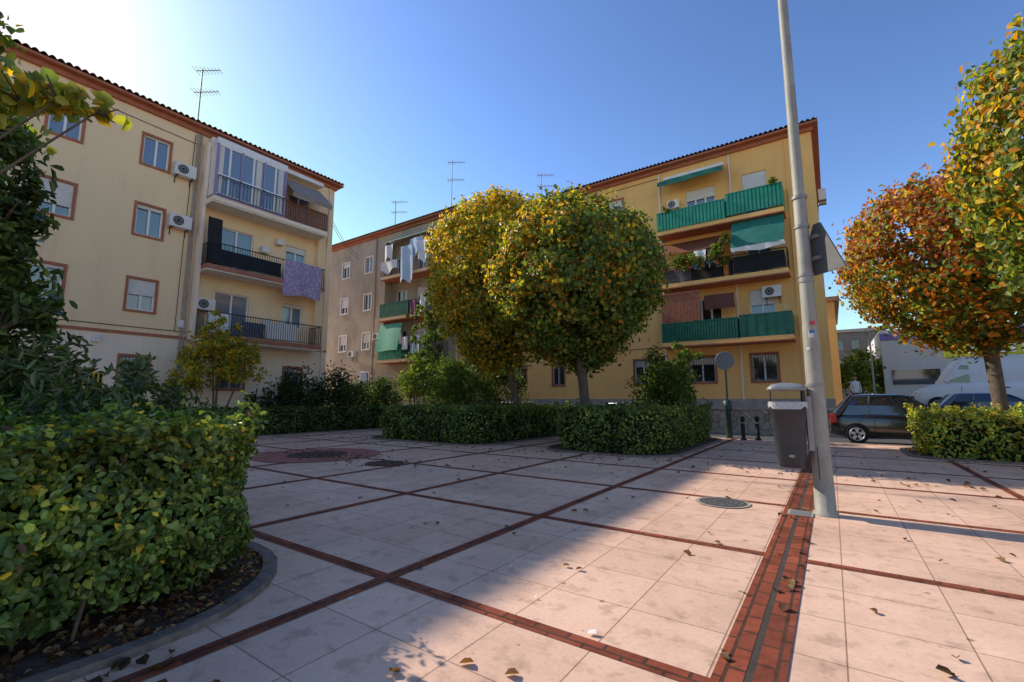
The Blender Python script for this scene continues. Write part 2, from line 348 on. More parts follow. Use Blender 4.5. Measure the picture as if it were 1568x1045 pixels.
f.cloth(-7.0,-3.7,13.0,13.25,D,M_awng,.03,'rolled_awning',20,.02)
f.box('roller_box',M_white,-6.9,-3.8,13.7,13.85,.002,.2)
f.ac(-6.4,11.9,0,.6,.45); 
z=7.5
f.railing(-7.05,-3.7,z,1.0,D,M_iron); f.railing(-3.66,-1.2,z,1.0,D,M_iron)
f.cloth(-3.5,-1.3,z+.1,z+.9,D-.06,M_dark,.02,'balcony_screen')
f.cloth(-7.0,-5.6,z+.1,z+.9,.5,MATS['grey_cloth'],.05,'balcony_clutter'); f.cloth(-5.5,-4.0,z+.1,z+.7,.5,M_dark,.05,'balcony_clutter')
f.cloth(-3.5,-1.25,8.75,10.2,D-.2,M_awng,.02,'awning',5,.03,D+.35)
f.cloth(-3.5,-1.25,8.5,8.75,D+.35,M_acw,.04,'awning',18,.05)
f.cloth(-7.0,-3.75,9.1,9.95,.1,M_brown,.02,'awning',9,.03,D)
for (a,c,zz,mm) in ((-5.3,-4.7,9.0,'white_cloth'),(-4.6,-4.3,8.9,'grey_cloth'),(-6.2,-5.9,8.9,'grey_cloth')): f.cloth(a,c,zz-.6,zz,D+.12,MATS[mm],.03)
pot=mat('terracotta_pot',(.42,.15,.07),.8)
for u_ in (-6.8,-6.2,-5.5,-4.9,-4.2): b.tube('flower_pots',pot,[f.P(u_,z+.62,D+.14),f.P(u_,z+.86,D+.14)],[.08,.12],10)
z=4.4
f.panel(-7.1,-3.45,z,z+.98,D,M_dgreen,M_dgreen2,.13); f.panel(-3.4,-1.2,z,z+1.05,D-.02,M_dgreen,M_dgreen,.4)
wood=mat('wood_screen',(.36,.11,.05),.6,.3,5)
for i in range(12): f.box('wood_screen',wood,-7.05+i*.16,-6.90+i*.16,z+1.05,z+2.55,D-.06,D-.03)
f.box('wood_screen',wood,-7.05,-5.15,z+2.5,z+2.6,D-.03,D)
f.cloth(-5.0,-3.6,z+1.6,z+2.35,.6,mat('brown_cloth',(.16,.05,.035)),.03)
f.ac(-2.0,6.35,0,.8,.55)
for u_ in (-7.2,-1.0,-3.55): b.tube('downpipes',M_white if u_!=-1.0 else yellow,[f.P(u_,1.4,.06),f.P(u_,14.2,.06)],.035 if u_>-3.6 else .05,8)
for zz in (4.2,7.3,13.9): b.tube('cables',M_dark,[f.P(-20,zz+.1,.03),f.P(-12,zz+.03,.03),f.P(-7.2,zz+.08,.03)],.014,5)
g=Facade(b,(E,25,0),(0,1,0),(1,0,0)); g.ac(1.0,11.0,0,.8,.55)
antenna(b,-16,26.6,15.0,2.6)
b.finish()
b=Build('stone_retaining_wall')
mst=bpy.data.materials.new('rubble_stone'); nt,pb=nodes(mst)
v=nt.nodes.new('ShaderNodeTexVoronoi'); v.inputs['Scale'].default_value=3.2; v.feature='DISTANCE_TO_EDGE'; tc=nt.nodes.new('ShaderNodeTexCoord'); nt.links.new(tc.outputs['Object'],v.inputs['Vector'])
v2=nt.nodes.new('ShaderNodeTexVoronoi'); v2.inputs['Scale'].default_value=3.2; nt.links.new(tc.outputs['Object'],v2.inputs['Vector'])
r=nt.nodes.new('ShaderNodeValToRGB'); r.color_ramp.elements[0].color=(.1,.09,.08,1); r.color_ramp.elements[1].position=.06; r.color_ramp.elements[1].color=(1,1,1,1); nt.links.new(v.outputs['Distance'],r.inputs['Fac'])
r2=nt.nodes.new('ShaderNodeValToRGB'); r2.color_ramp.elements[0].color=(.27,.22,.17,1); r2.color_ramp.elements[1].color=(.5,.42,.33,1); nt.links.new(v2.outputs['Color'],r2.inputs['Fac'])
mx=nt.nodes.new('ShaderNodeMixRGB'); mx.blend_type='MULTIPLY'; mx.inputs[0].default_value=1; nt.links.new(r.outputs[0],mx.inputs[1]); nt.links.new(r2.outputs[0],mx.inputs[2]); nt.links.new(mx.outputs[0],pb.inputs['Base Color']); pb.inputs['Roughness'].default_value=.9
b.box('wall',mst,-20.2,.05,23.6,23.9,-.15,1.0); b.box('coping',M_conc,-20.25,.08,23.56,23.95,1.0,1.08); b.box('terrace',M_conc,-20.2,.05,23.9,24.94,-.15,.9)
b.finish()
# ------------------------------------------------------------------ MIDDLE BUILDING
b=Build('apartment_building'); f=Facade(b,(0,22.6,0),(1,0,0),(0,-1,0))
for z in (2.3,5.4,8.55,11.6):
    for uc in (-32.8,-29.8,-36.5,-40):
        f.window(uc-.45,uc+.45,z,z+1.25,M_white if uc>-33 else None,blind=random.choice((0,.3,.6)),glass=M_glassd if random.random()<.5 else M_glass)
for z in (4.3,7.4,10.5):
    f.window(-26.4,-25.2,z,z+2.2,None,sill=False,glass=M_glassd); f.window(-24.2,-23.2,z,z+2.2,None,sill=False,blind=.3)
f.window(-25.5,-24.6,2.3,3.4,M_terra,bars=M_iron,blind=.2); f.window(-22.8,-22,2.3,3.4,M_terra,bars=M_iron)
f.wall('walls',beige,-44,-20.35,-.1,14.4)
pale=mat('pale_render',(.76,.57,.36),.9,.08,.6)
f.box('walls',pale,-20.55,-20.352,-.1,14.4,-10,-.002); f.box('walls',beige,-44,-20.56,-.1,14.4,-10.2,-10); f.box('walls',beige,-44,-43.8,-.1,14.4,-10,-.21)
f.box('floors',M_dark,-43.7,-20.6,14.2,14.38,-9.9,-.21)
f.roof(-44,-20.35,14.5,10,.4)
D=1.05
for k,z in enumerate((4.3,7.4,10.5)):
    f.box('balcony_slabs',pale,-27,-21,z-.2,z,.001,D); f.box('balcony_slabs',M_terra,-27.02,-20.98,z-.26,z-.2,.001,D+.02)
    f.box('balcony_side_wall',beige,-27.12,-27,z-.2,z+2.9,.001,D*.6)
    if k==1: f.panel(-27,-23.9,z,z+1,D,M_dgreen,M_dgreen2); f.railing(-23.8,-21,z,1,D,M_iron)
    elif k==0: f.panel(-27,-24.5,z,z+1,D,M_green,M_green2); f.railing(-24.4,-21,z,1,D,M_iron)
    else: f.railing(-27,-21,z,1,D,M_iron)
f.cloth(-27,-24.6,4.9,6.9,D-.1,M_green,.03,'awning',6,.02,D+.3)
f.cloth(-27,-21,13.1,13.7,.1,M_awng,.02,'rolled_awning',14,0,D)
wc=MATS['white_cloth']
bl=mat('pale_blue_cloth',(.50,.64,.78),.9,.2,20)
for (a,c,z0,z1,m_) in ((-26.3,-25.4,11.6,12.7,wc),(-26.6,-24.9,10.7,11.5,wc),(-24.5,-23.2,9.7,12.3,bl),(-22.7,-21.8,10.9,12.4,wc),(-23.6,-22.3,11.5,12.7,bl)): f.cloth(a,c,z0,z1,D+.3,m_,.08,'laundry',8,.18)
f.cloth(-23.5,-22.6,4.6,5.8,D+.1,bl,.05); f.cloth(-24.3,-23.8,4.9,5.8,D+.1,wc,.05); f.cloth(-22.4,-21.3,4.5,6.0,D+.1,mat('blue_cloth',(.1,.18,.4)),.05)
f.cloth(-23.6,-23.0,7.3,8.3,D+.1,mat('magenta_cloth',(.25,.05,.15)),.05)
f.cloth(-22.7,-22.1,7.4,8.6,D+.1,wc,.05); f.cloth(-21.9,-21.3,7.5,8.6,D+.1,MATS['grey_cloth'],.05)
f.box('shutter',mat('blue_blind',(.25,.35,.5)),-30.2,-29.4,2.3,3.5,.06,.1)
f.ac(-28.2,6.0,0,.7,.5); f.ac(-31.2,4.8,0,.7,.5)
b.tube('downpipes',M_conc,[f.P(-28.9,.5,.07),f.P(-28.9,14.2,.07)],.05,8)
antenna(b,-27.2,22.9,14.5,2.6); antenna(b,-21.8,23.5,15,4.0)
b.finish()
b=Build('overhead_cable'); 
for dz in (0,.25):
    p0=Vector((-22.9,14.3,12.3-dz)); p1=Vector((-31,22.5,13.2-dz)); b.tube('cable',M_dark,[p0.lerp(p1,t/8)+Vector((0,0,-.5*math.sin(math.pi*t/8))) for t in range(9)],.014,5)
b.finish()
# ------------------------------------------------------------------ GROUND
def gz(y):
    t=min(max((y-24.2)/5.3,0),1); return t*t*(3-2*t)*1.0
def simple(name,vs,fs,m):
    me=bpy.data.meshes.new(name); me.from_pydata(vs,[],fs); me.materials.append(m); me.update(); o=bpy.data.objects.new(name,me); scene.collection.objects.link(o); return o
M_asph=mat('asphalt',(.085,.08,.078),.9,.25,6,.5,120)
M_earth=mat('ground_earth',(.2,.17,.13),1,.3,.3,.3,5)
ys=[-300,-30,0,24,24.2]+[24.2+5.3*i/10 for i in range(1,11)]+[60,400]; xs=[-400,-60,0.06,60,400]
vs=[(x,y,gz(y)-.14) for y in ys for x in xs]; n=len(xs)
simple('ground',vs,[(j*n+i,j*n+i+1,(j+1)*n+i+1,(j+1)*n+i) for j in range(len(ys)-1) for i in range(n-1)],M_earth)
ry=[19.3,24,24.2]+[24.2+5.3*i/10 for i in range(1,11)]+[44]
simple('road',[(-60,19.3,-.10),(60,19.3,-.10),(60,23.4,-.10),(-60,23.4,-.10)],[(0,1,2,3)],M_asph)
vs=[(x,y,gz(y)-.10) for y in ry[1:] for x in (.4,60)]; vs=[(.4,23.4,-.1),(60,23.4,-.1)]+vs
simple('road',vs,[(2*i,2*i+1,2*i+3,2*i+2) for i in range(len(vs)//2-1)],M_asph)
b=Build('pavement'); b.box('kerb',M_conc,-60,.3,23.25,23.58,-.13,.02); b.finish()
TX=-3.1; TP=2.45
tile=brickmat('plaza_tiles',(.90,.59,.43),(.80,.515,.375),(.38,.24,.17),.6125,.605,.005,loc=(3.1,-2.66,0),stain=.24,stscale=.9,bump=.2)
b=Build('plaza_pavement')
b.box('slab',tile,-60,60,-40,19.1,-.13,0); b.box('kerb',M_conc,-60,60,19.102,19.28,-.13,.015)
b.finish()
bx=brickmat('brick_band',(.40,.105,.055),(.24,.068,.04),(.12,.06,.04),.24,.115,.012,rot=0,off=.5,stain=.5,stscale=3)
by=brickmat('brick_band_y',(.40,.105,.055),(.24,.068,.04),(.12,.06,.04),.24,.115,.012,rot=R(90),off=.5,stain=.5,stscale=3)
dirt=mat('dirt_joint',(.06,.045,.035),1,.3,10)
b=Build('brick_paving_bands')
def strip(m,x0,x1,y0,y1,z): b.add('bands',m,[(x0,y0,z),(x1,y0,z),(x1,y1,z),(x0,y1,z)],[(0,1,2,3)])
strip(by,-.63,-.485,-30,19.05,.008); strip(by,-.445,-.30,-30,19.05,.008); strip(dirt,-.485,-.445,-30,19.05,.006)
for k in range(-12,10):
    x=TX+TP*k
    if k in(1,): continue
    if k>1: x=2.2+TP*(k-2)
    strip(by,x-.06,x+.06,-30,19.05,.008)
for k in range(-12,7):
    y=2.66+2.42*k
    strip(bx,-45,-.632,y-.06,y+.06,.004); strip(bx,-.298,40,y-.06,y+.06,.004)
b.finish()
def disc(cx,cy,r,z,n=32,jit=0): return [(cx+(r+jit*random.uniform(-1,1))*math.cos(2*math.pi*k/n),cy+(r+jit*random.uniform(-1,1))*math.sin(2*math.pi*k/n),z) for k in range(n)]
redp=mat('red_paving',(.38,.13,.09),.8,.2,3)
b=Build('tree_pit'); b.add('ring',redp,disc(-11.3,7.2,1.6,.012),[tuple(range(32))]); b.add('soil',M_soil,disc(-11.3,7.2,.75,.018,32,.06),[tuple(range(32))]); b.finish()
b=Build('tree_pit'); b.add('soil',M_soil,disc(-8.5,7.1,.45,.014,32,.05),[tuple(range(32))]); b.finish()
b=Build('manhole_cover')
iron=mat('cast_iron',(.13,.11,.10),.6,.3,20,.6,60,.4)
b.add('frame',M_conc,disc(-1.38,7.2,.36,.012),[tuple(range(32))]); b.add('lid',iron,disc(-1.38,7.2,.31,.016),[tuple(range(32))])
for r_ in (.1,.17,.24):
    for k in range(0,24,2):
        a0=2*math.pi*k/24;a1=2*math.pi*(k+1)/24
        b.add('lid',M_steel,[(-1.38+rr*math.cos(a),7.2+rr*math.sin(a),.019) for rr,a in((r_,a0),(r_+.03,a0),(r_+.03,a1),(r_,a1))],[(0,1,2,3)])
b.finish()
b=Build('junction_cover'); b.box('frame',M_conc,-.58,-.30,6.95,7.25,.0,.014); b.box('lid',M_steel,-.55,-.33,6.98,7.22,.014,.02); b.finish()
# ------------------------------------------------------------------ LEAVES
def unit(a): return a/np.maximum(np.linalg.norm(a,axis=1,keepdims=True),1e-9)
def leaves(name,P,N,size,cols,aspect=.6,m=None,parent=None,down=0.,nk=1.0,sizevar=.35,fold=.15,updir=0.):
    n=len(P); nn=unit(N*nk+rng.normal(size=(n,3))*.6)
    t=unit(np.cross(nn,rng.normal(size=(n,3))))
    t=t+np.array([0,0,updir-down]); t=unit(t-nn*(t*nn).sum(1,keepdims=True)*.7)
    bb=unit(np.cross(nn,t))
    L=(size*(1+sizevar*rng.uniform(-1,1,n)))[:,None]; w=L*aspect*.5; fo=L*fold
    V=np.stack([P-t*L*.5, P-t*L*.2+bb*w+nn*fo, P+t*L*.2+bb*w*.8+nn*fo, P+t*L*.5-nn*L*.08, P+t*L*.2-bb*w*.8+nn*fo, P-t*L*.2-bb*w+nn*fo],1).reshape(-1,3)
    base=np.arange(n)[:,None]*6
    F=np.concatenate([base+np.array([0,3,2,1]),base+np.array([0,5,4,3])],1).reshape(-1)
    me=bpy.data.meshes.new(name); me.vertices.add(n*6); me.vertices.foreach_set('co',V.ravel())
    me.loops.add(n*8); me.loops.foreach_set('vertex_index',F.astype(np.int32)); me.polygons.add(n*2)
    me.polygons.foreach_set('loop_start',np.arange(n*2,dtype=np.int32)*4)
    me.update(calc_edges=True)
    ca=me.color_attributes.new('leafcol','FLOAT_COLOR','POINT')
    C=np.concatenate([np.repeat(np.clip(cols,0,1),6,axis=0),np.ones((n*6,1))],1); ca.data.foreach_set('color',C.astype(np.float32).ravel())
    me.materials.append(m or M_leaf); o=bpy.data.objects.new(name,me); scene.collection.objects.link(o)
    if parent: o.parent=parent
    return o
def nz(P,s,seed=0): 
    return np.array([noise.noise(Vector((p[0]*s+seed,p[1]*s,p[2]*s))) for p in P])
def palette(n,pal,w,jit=.25):
    w=np.asarray(w,float)
    if w.ndim==1: idx=rng.choice(len(pal),n,p=w/w.sum())
    else:
        w=np.clip(w,0.0001,None); c=np.cumsum(w/w.sum(1,keepdims=True),1); idx=(rng.random(n)[:,None]>c).sum(1); idx=np.clip(idx,0,len(pal)-1)
    C=np.array(pal)[idx]*(1+jit*rng.uniform(-1,1,(n,1)))
    return np.clip(C,0,1)
G0=(.06,.10,.024);G1=(.10,.16,.034);G2=(.175,.24,.05);YG=(.34,.35,.05);YL=(.68,.44,.03);OR=(.58,.23,.02);RU=(.36,.10,.035);BR=(.15,.075,.035)
def rr(x0,x1,y0,y1,r,n=8):
    pts=[]
    for cx,cy,a in((x1-r,y1-r,0),(x0+r,y1-r,90),(x0+r,y0+r,180),(x1-r,y0+r,270)):
        for k in range(n+1): t=R(a+90*k/n); pts.append((cx+r*math.cos(t),cy+r*math.sin(t)))
    return pts
def hedge(name,x0,x1,y0,y1,r,h,z0,dens,size,pal,w,m=None,core=.16,rough=1.0,wfn=None,shoots=0,gain=1.1):
    root=bpy.data.objects.new(name,None); scene.collection.objects.link(root)
    poly=np.array(rr(x0,x1,y0,y1,r)); nxt=np.roll(poly,-1,0); seg=np.linalg.norm(nxt-poly,axis=1); per=seg.sum()
    n=int(per*h*dens); s=rng.random(n)*per; c=np.cumsum(seg); i=np.searchsorted(c,s); i=np.clip(i,0,len(seg)-1); tt=(s-(c[i]-seg[i]))/np.maximum(seg[i],1e-6)
    p=poly[i]+(nxt[i]-poly[i])*tt[:,None]; d=nxt[i]-poly[i]; nn=np.stack([d[:,1],-d[:,0]],1); nn/=np.maximum(np.linalg.norm(nn,axis=1,keepdims=True),1e-6)
    z=z0+(h-z0)*rng.random(n)
    P=np.column_stack([p,z]); N=np.column_stack([nn,np.full(n,.3)])
    b1=(nz(P,1.6)*.14+nz(P,5,9)*.09)*rough
    zz=(z-z0)/(h-z0); prof=-.12*np.clip((zz-.75)/.25,0,1)**2-.09*np.clip((.35-zz)/.35,0,1)
    off=b1+prof-np.abs(rng.normal(size=n))*.08
    P[:,:2]+=nn*off[:,None]
    m2=int((x1-x0)*(y1-y0)*dens); Q=np.column_stack([rng.uniform(x0,x1,m2),rng.uniform(y0,y1,m2)])
    dx=np.maximum(np.maximum(x0+r-Q[:,0],Q[:,0]-(x1-r)),0); dy=np.maximum(np.maximum(y0+r-Q[:,1],Q[:,1]-(y1-r)),0); Q=Q[(dx**2+dy**2)<r*r]
    T=np.column_stack([Q,np.full(len(Q),h)]); T[:,2]+=(nz(T,1.6,3)*.12+nz(T,5,4)*.09)*rough-np.abs(rng.normal(size=len(T)))*.06
    A=np.concatenate([P,T]); NN=np.concatenate([N,np.tile([0,0,1.],(len(T),1))])
    if shoots:
        ex=[]
        for _ in range(shoots):
            q=Q[random.randrange(len(Q))] if random.random()<.6 else poly[random.randrange(len(poly))]; l=random.uniform(.08,.3); k=int(6+l*40); t=np.linspace(0,1,k)[:,None]
            dr=np.array([random.uniform(-.4,.4),random.uniform(-.4,.4),1]); ex.append(np.array([q[0],q[1],h-.06])+dr*l*t+rng.normal(size=(k,3))*.022)
        ex=np.concatenate(ex); A=np.concatenate([A,ex]); NN=np.concatenate([NN,np.tile([.3,0,.6],(len(ex),1))])
    cols=palette(len(A),pal,wfn(A,w) if wfn else w,.4); f_=gain+.8*nz(A,2.2,20); cols=cols*f_[:,None]
    leaves('foliage',A,NN,size,cols,.58,m or M_gloss,root,down=.15,nk=.85)
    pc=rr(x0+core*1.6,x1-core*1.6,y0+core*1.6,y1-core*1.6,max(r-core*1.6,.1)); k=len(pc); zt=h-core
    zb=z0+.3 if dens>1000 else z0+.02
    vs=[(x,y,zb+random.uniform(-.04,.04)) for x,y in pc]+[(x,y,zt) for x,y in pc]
    o=simple('dark_core_fill',vs,[(i,(i+1)%k,(i+1)%k+k,i+k) for i in range(k)]+[tuple(range(k,2*k)),tuple(range(k))[::-1]],M_core); o.parent=root  # solid dark core added to close the gaps between the leaves
    bs=Build('stems'); bs.root.parent=root
    for q in range(int(per*3)):
        j=random.randrange(len(poly)); pp=poly[j]+(nxt[j]-poly[j])*random.random(); cx,cy=(x0+x1)/2,(y0+y1)/2
        qx=pp[0]+(.28 if pp[0]<cx else -.28)*random.uniform(.6,1.8); qy=pp[1]+(.28 if pp[1]<cy else -.28)*random.uniform(.6,1.8)
        bs.tube('stem',M_bark,[(qx,qy,0),(qx+random.uniform(-.1,.1),qy+random.uniform(-.1,.1),z0+.4)],.012,5)
    bs.finish()
    return root
def bed(name,x0,x1,y0,y1,r,litter=0,hk=.05):
    b=Build(name); o=rr(x0,x1,y0,y1,r); i=rr(x0+.11,x1-.11,y0+.11,y1-.11,max(r-.11,.05)); k=len(o)
    vs=[(x,y,-.02) for x,y in o]+[(x,y,hk) for x,y in o]+[(x,y,hk) for x,y in i]+[(x,y,.0) for x,y in i]; fs=[]
    for s_ in range(3): fs+=[(s_*k+a,s_*k+(a+1)%k,(s_+1)*k+(a+1)%k,(s_+1)*k+a) for a in range(k)]
    b.add('kerb',mat('old_kerb',(.21,.16,.13),.9,.4,9,.8,30),vs,fs)
    b.add('soil',M_soil,[(x,y,.025) for x,y in i],[tuple(range(k))]); root=b.finish()
    if litter:
        P=np.column_stack([rng.uniform(x0+.12,x1-.12,litter),rng.uniform(y0+.12,y1-.12,litter),rng.uniform(.03,.05,litter)])
        dx=np.maximum(np.maximum(x0+r-P[:,0],P[:,0]-(x1-r)),0); dy=np.maximum(np.maximum(y0+r-P[:,1],P[:,1]-(y1-r)),0); P=P[(dx**2+dy**2)<(r-.08)**2]
        leaves('leaf_litter',P,np.tile([0,0,1.],(len(P),1)),.055,palette(len(P),[(.2,.10,.05),(.34,.12,.05),(.48,.29,.14),(.08,.045,.025)],[3,1.5,3,2]),.6,M_leaf,root,nk=1.3)
    return root
def wf_front(A,w):
    W=np.tile(np.asarray(w,float),(len(A),1)); s=np.clip((A[:,0]+5.0)/1.2,0,1)*np.clip((A[:,2]-.6)/.7,0,1)*1.2+nz(A,1.3,40)*.7-.15
    W[:,3]*=1+5*np.clip(s,0,2); W[:,2]*=1+1.5*np.clip(s,0,2); W[:,4]*=1+5*np.clip(s,0,2); return W
bed('planting_bed',-8.6,-3.35,-5,2.42,1.35,13000)
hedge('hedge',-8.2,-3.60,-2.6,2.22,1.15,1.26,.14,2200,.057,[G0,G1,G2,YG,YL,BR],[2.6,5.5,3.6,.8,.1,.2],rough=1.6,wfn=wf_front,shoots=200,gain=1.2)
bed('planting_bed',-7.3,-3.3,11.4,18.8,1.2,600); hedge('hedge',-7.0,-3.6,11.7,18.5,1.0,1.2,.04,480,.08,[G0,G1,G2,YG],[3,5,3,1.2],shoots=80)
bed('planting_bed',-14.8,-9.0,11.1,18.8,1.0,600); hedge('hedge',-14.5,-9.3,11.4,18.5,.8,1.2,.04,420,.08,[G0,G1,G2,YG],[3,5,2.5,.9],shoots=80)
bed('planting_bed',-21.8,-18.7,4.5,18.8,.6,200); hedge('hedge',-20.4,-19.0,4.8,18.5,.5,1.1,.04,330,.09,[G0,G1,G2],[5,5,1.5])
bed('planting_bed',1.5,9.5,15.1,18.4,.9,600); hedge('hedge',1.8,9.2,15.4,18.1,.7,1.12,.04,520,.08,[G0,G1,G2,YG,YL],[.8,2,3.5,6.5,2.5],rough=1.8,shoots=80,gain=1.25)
def tree(name,x,y,cz,rx,rz,trunk_h,tr,n,size,colfn,lean=(0,0),clump=420,seed=1,limbs=7,aspect=.72,down=1.1,shoots=40,lump=.10):
    rs=random.Random(seed); b=Build(name); cx,cy=x+lean[0],y+lean[1]
    top=Vector((x+lean[0]*.6,y+lean[1]*.6,trunk_h)); pts=[Vector((x,y,-.05)),Vector((x+.02,y,.25)),Vector((x,y,0)).lerp(top,.5)+Vector((rs.uniform(-.06,.06),rs.uniform(-.06,.06),0)),top]
    pts[2].z=trunk_h*.55
    b.tube('trunk',M_bark,pts,[tr*1.5,tr*1.05,tr*.9,tr*.95],12)
    for k in range(limbs):
        a=2*math.pi*(k+rs.random()*.6)/limbs; e=rs.uniform(.3,1.2) if k else 1.4
        d=Vector((math.cos(a)*math.cos(e)*rx,math.sin(a)*math.cos(e)*rx,cz-trunk_h+math.sin(e)*rz*.75-.4))*.85
        m_=top+d*.45+Vector((0,0,.1)); e_=top+d
        b.tube('limbs',M_bark,[top-Vector((0,0,.12)),m_,e_],[tr*.6,tr*.38,tr*.14],8)
        for q in range(4):
            s0=m_.lerp(e_,rs.random()*.8); dd=Vector((rs.uniform(-1,1),rs.uniform(-1,1),rs.uniform(-.3,1)))*rx*.3
            b.tube('limbs',M_bark,[s0,s0+dd],[tr*.2,tr*.05],5)
    root=b.finish()
    d=unit(rng.normal(size=(clump,3))); ra=1-np.abs(rng.normal(size=clump))*.09
    sh=np.array([1+lump*noise.noise(Vector(q*1.7+seed*3.1)) for q in d])
    low=np.clip(-d[:,2],0,1); taper=1-.22*low**1.5
    C=np.column_stack([cx+d[:,0]*rx*ra*sh*taper,cy+d[:,1]*rx*ra*sh*taper,cz+d[:,2]*rz*ra*sh])
    i=rng.integers(0,clump,n); P=C[i]+rng.normal(size=(n,3))*rx*.065
    ni=n//5; di=unit(rng.normal(size=(ni,3)))*(rng.random((ni,1))**.4)*.8; P=np.concatenate([P,np.column_stack([cx+di[:,0]*rx,cy+di[:,1]*rx,cz+di[:,2]*rz])])
    if shoots:
        for _ in range(shoots):
            q=unit(rng.normal(size=(1,3)))[0]; q[2]=abs(q[2])*.9+.25; q/=np.linalg.norm(q)
            s0=np.array([cx+q[0]*rx*.93,cy+q[1]*rx*.93,cz+q[2]*rz*.93]); l=rng.uniform(.2,.55); t=np.linspace(0,1,9)[:,None]
            P=np.concatenate([P,s0+(q*.5+np.array([0,0,.7]))*l*t+rng.normal(size=(9,3))*.03])
    N=unit(np.column_stack([(P[:,0]-cx)/rx,(P[:,1]-cy)/rx,(P[:,2]-cz)/rz]))
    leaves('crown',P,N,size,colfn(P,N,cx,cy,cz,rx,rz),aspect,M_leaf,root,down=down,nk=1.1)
    return root
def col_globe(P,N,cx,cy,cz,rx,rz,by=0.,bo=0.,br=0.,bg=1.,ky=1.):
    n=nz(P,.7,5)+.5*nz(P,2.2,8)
    s=-N[:,0]*.75+N[:,2]*.55+n*1.0-N[:,1]*.1  # autumn yellow, with the sunlit side and top also painted into leaf colour
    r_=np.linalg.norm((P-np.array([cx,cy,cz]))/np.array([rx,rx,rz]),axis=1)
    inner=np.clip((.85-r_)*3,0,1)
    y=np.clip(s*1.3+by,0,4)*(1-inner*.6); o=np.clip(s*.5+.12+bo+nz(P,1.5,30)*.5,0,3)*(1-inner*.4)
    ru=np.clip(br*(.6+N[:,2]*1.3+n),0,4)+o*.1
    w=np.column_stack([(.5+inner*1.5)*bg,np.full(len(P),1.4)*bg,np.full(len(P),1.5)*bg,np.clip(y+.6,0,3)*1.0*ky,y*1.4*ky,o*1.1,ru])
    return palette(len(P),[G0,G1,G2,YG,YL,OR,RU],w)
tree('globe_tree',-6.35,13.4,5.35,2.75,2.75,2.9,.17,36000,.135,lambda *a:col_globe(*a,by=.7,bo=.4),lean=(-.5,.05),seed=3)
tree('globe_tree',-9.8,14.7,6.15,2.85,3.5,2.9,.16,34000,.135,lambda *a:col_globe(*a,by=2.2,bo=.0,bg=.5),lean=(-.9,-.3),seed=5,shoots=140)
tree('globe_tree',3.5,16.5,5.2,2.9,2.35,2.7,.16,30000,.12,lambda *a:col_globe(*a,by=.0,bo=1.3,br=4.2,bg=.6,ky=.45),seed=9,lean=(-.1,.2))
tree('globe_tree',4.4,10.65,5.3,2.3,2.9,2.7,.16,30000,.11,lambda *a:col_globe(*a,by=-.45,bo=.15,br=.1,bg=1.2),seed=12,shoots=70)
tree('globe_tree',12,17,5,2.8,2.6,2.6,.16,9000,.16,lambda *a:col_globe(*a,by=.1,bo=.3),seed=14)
tree('globe_tree',-11.2,-1.5,6.0,2.4,2.6,3.2,.17,14000,.15,lambda *a:col_globe(*a,by=.3,bo=.1),seed=21,lump=.25)  # out-of-view tree, added to cast leafy shadow on the near paving
tree('offview_shade_tree',-15.2,-1.5,9.2,2.2,2.6,5.2,.16,5600,.19,lambda *a:col_globe(*a,by=.3,bo=.1),seed=25,lump=.4,clump=150)  # unseen airy crown, added for more leafy shade in the foreground
def shrub(name,lobes,n,size,pal,w,aspect=.4,down=.1,m=None,trunk=None,up=.0,spread=.55,sr=.05,spr=.13):
    b=Build(name)
    for (x,y,z,rx_,rz_) in lobes:
        bx_,by_=(trunk if trunk else (x,y))
        if sr>0:
            b.tube('stems',M_bark,[(bx_,by_,0),((bx_+x)/2,(by_+y)/2,z*.5),(x,y,z)],[sr,sr*.7,sr*.3],6)
            for q in range(6):
                a=random.random()*6.28; b.tube('stems',M_bark,[(x,y,z-rz_*.5),(x+math.cos(a)*rx_*.8,y+math.sin(a)*rx_*.8,z+random.uniform(-.4,.7)*rz_)],[sr*.3,.004],5)
    root=b.finish(); tot=sum(l[3]**2*l[4] for l in lobes); Ps=[];Ns=[]
    for (x,y,z,rx_,rz_) in lobes:
        k=max(20,int(n*rx_**2*rz_/tot)); cl=max(8,k//45); d=unit(rng.normal(size=(cl,3)))*(rng.random((cl,1))**.4)*rng.uniform(.75,1.15,(cl,1))
        C=np.column_stack([x+d[:,0]*rx_,y+d[:,1]*rx_,z+d[:,2]*rz_]); i=rng.integers(0,cl,k)
        P=C[i]+rng.normal(size=(k,3))*rx_*spr; Ps.append(P); Ns.append(unit(P-np.array([x,y,z])))
    P=np.concatenate(Ps);N=np.concatenate(Ns); cols=palette(len(P),pal,w)*(1+.5*nz(P,1.8,2))[:,None]
    leaves('foliage',P,N,size,cols,aspect,m or M_leaf,root,down=down,nk=spread,updir=up); return root
shrub('young_tree',[(-20.6,8.2,3.3,1.1,1.3),(-20.3,9.3,2.8,.9,1.0),(-20.8,7.5,2.4,.8,.8),(-20.5,8.4,4.3,.6,.8)],5500,.13,[G2,YG,YL,G1],[2,7,5,1],.6,trunk=(-20.5,8.4))
shrub('dark_bush',[(-20.8,12,1.6,1.4,1.2),(-20.3,14,1.7,1.5,1.3),(-19.8,16,1.5,1.4,1.1),(-21,10.8,1.3,1.0,1.0)],9000,.15,[G0,(.02,.04,.015)],[3,3],.4)
shrub('oleander_bush',[(-14.0,15.5,1.9,1.5,1.2),(-12.3,16.5,2.2,1.4,1.2),(-15.6,17,2.2,1.5,1.5)],9000,.17,[G0,G1,G2],[3,4,2],.25)
shrub('oleander_bush',[(-5.2,17.6,1.9,1.2,1.3),(-4.6,18.2,2.6,.6,1.1)],5500,.16,[G0,G1,G2],[3,4,2],.3)
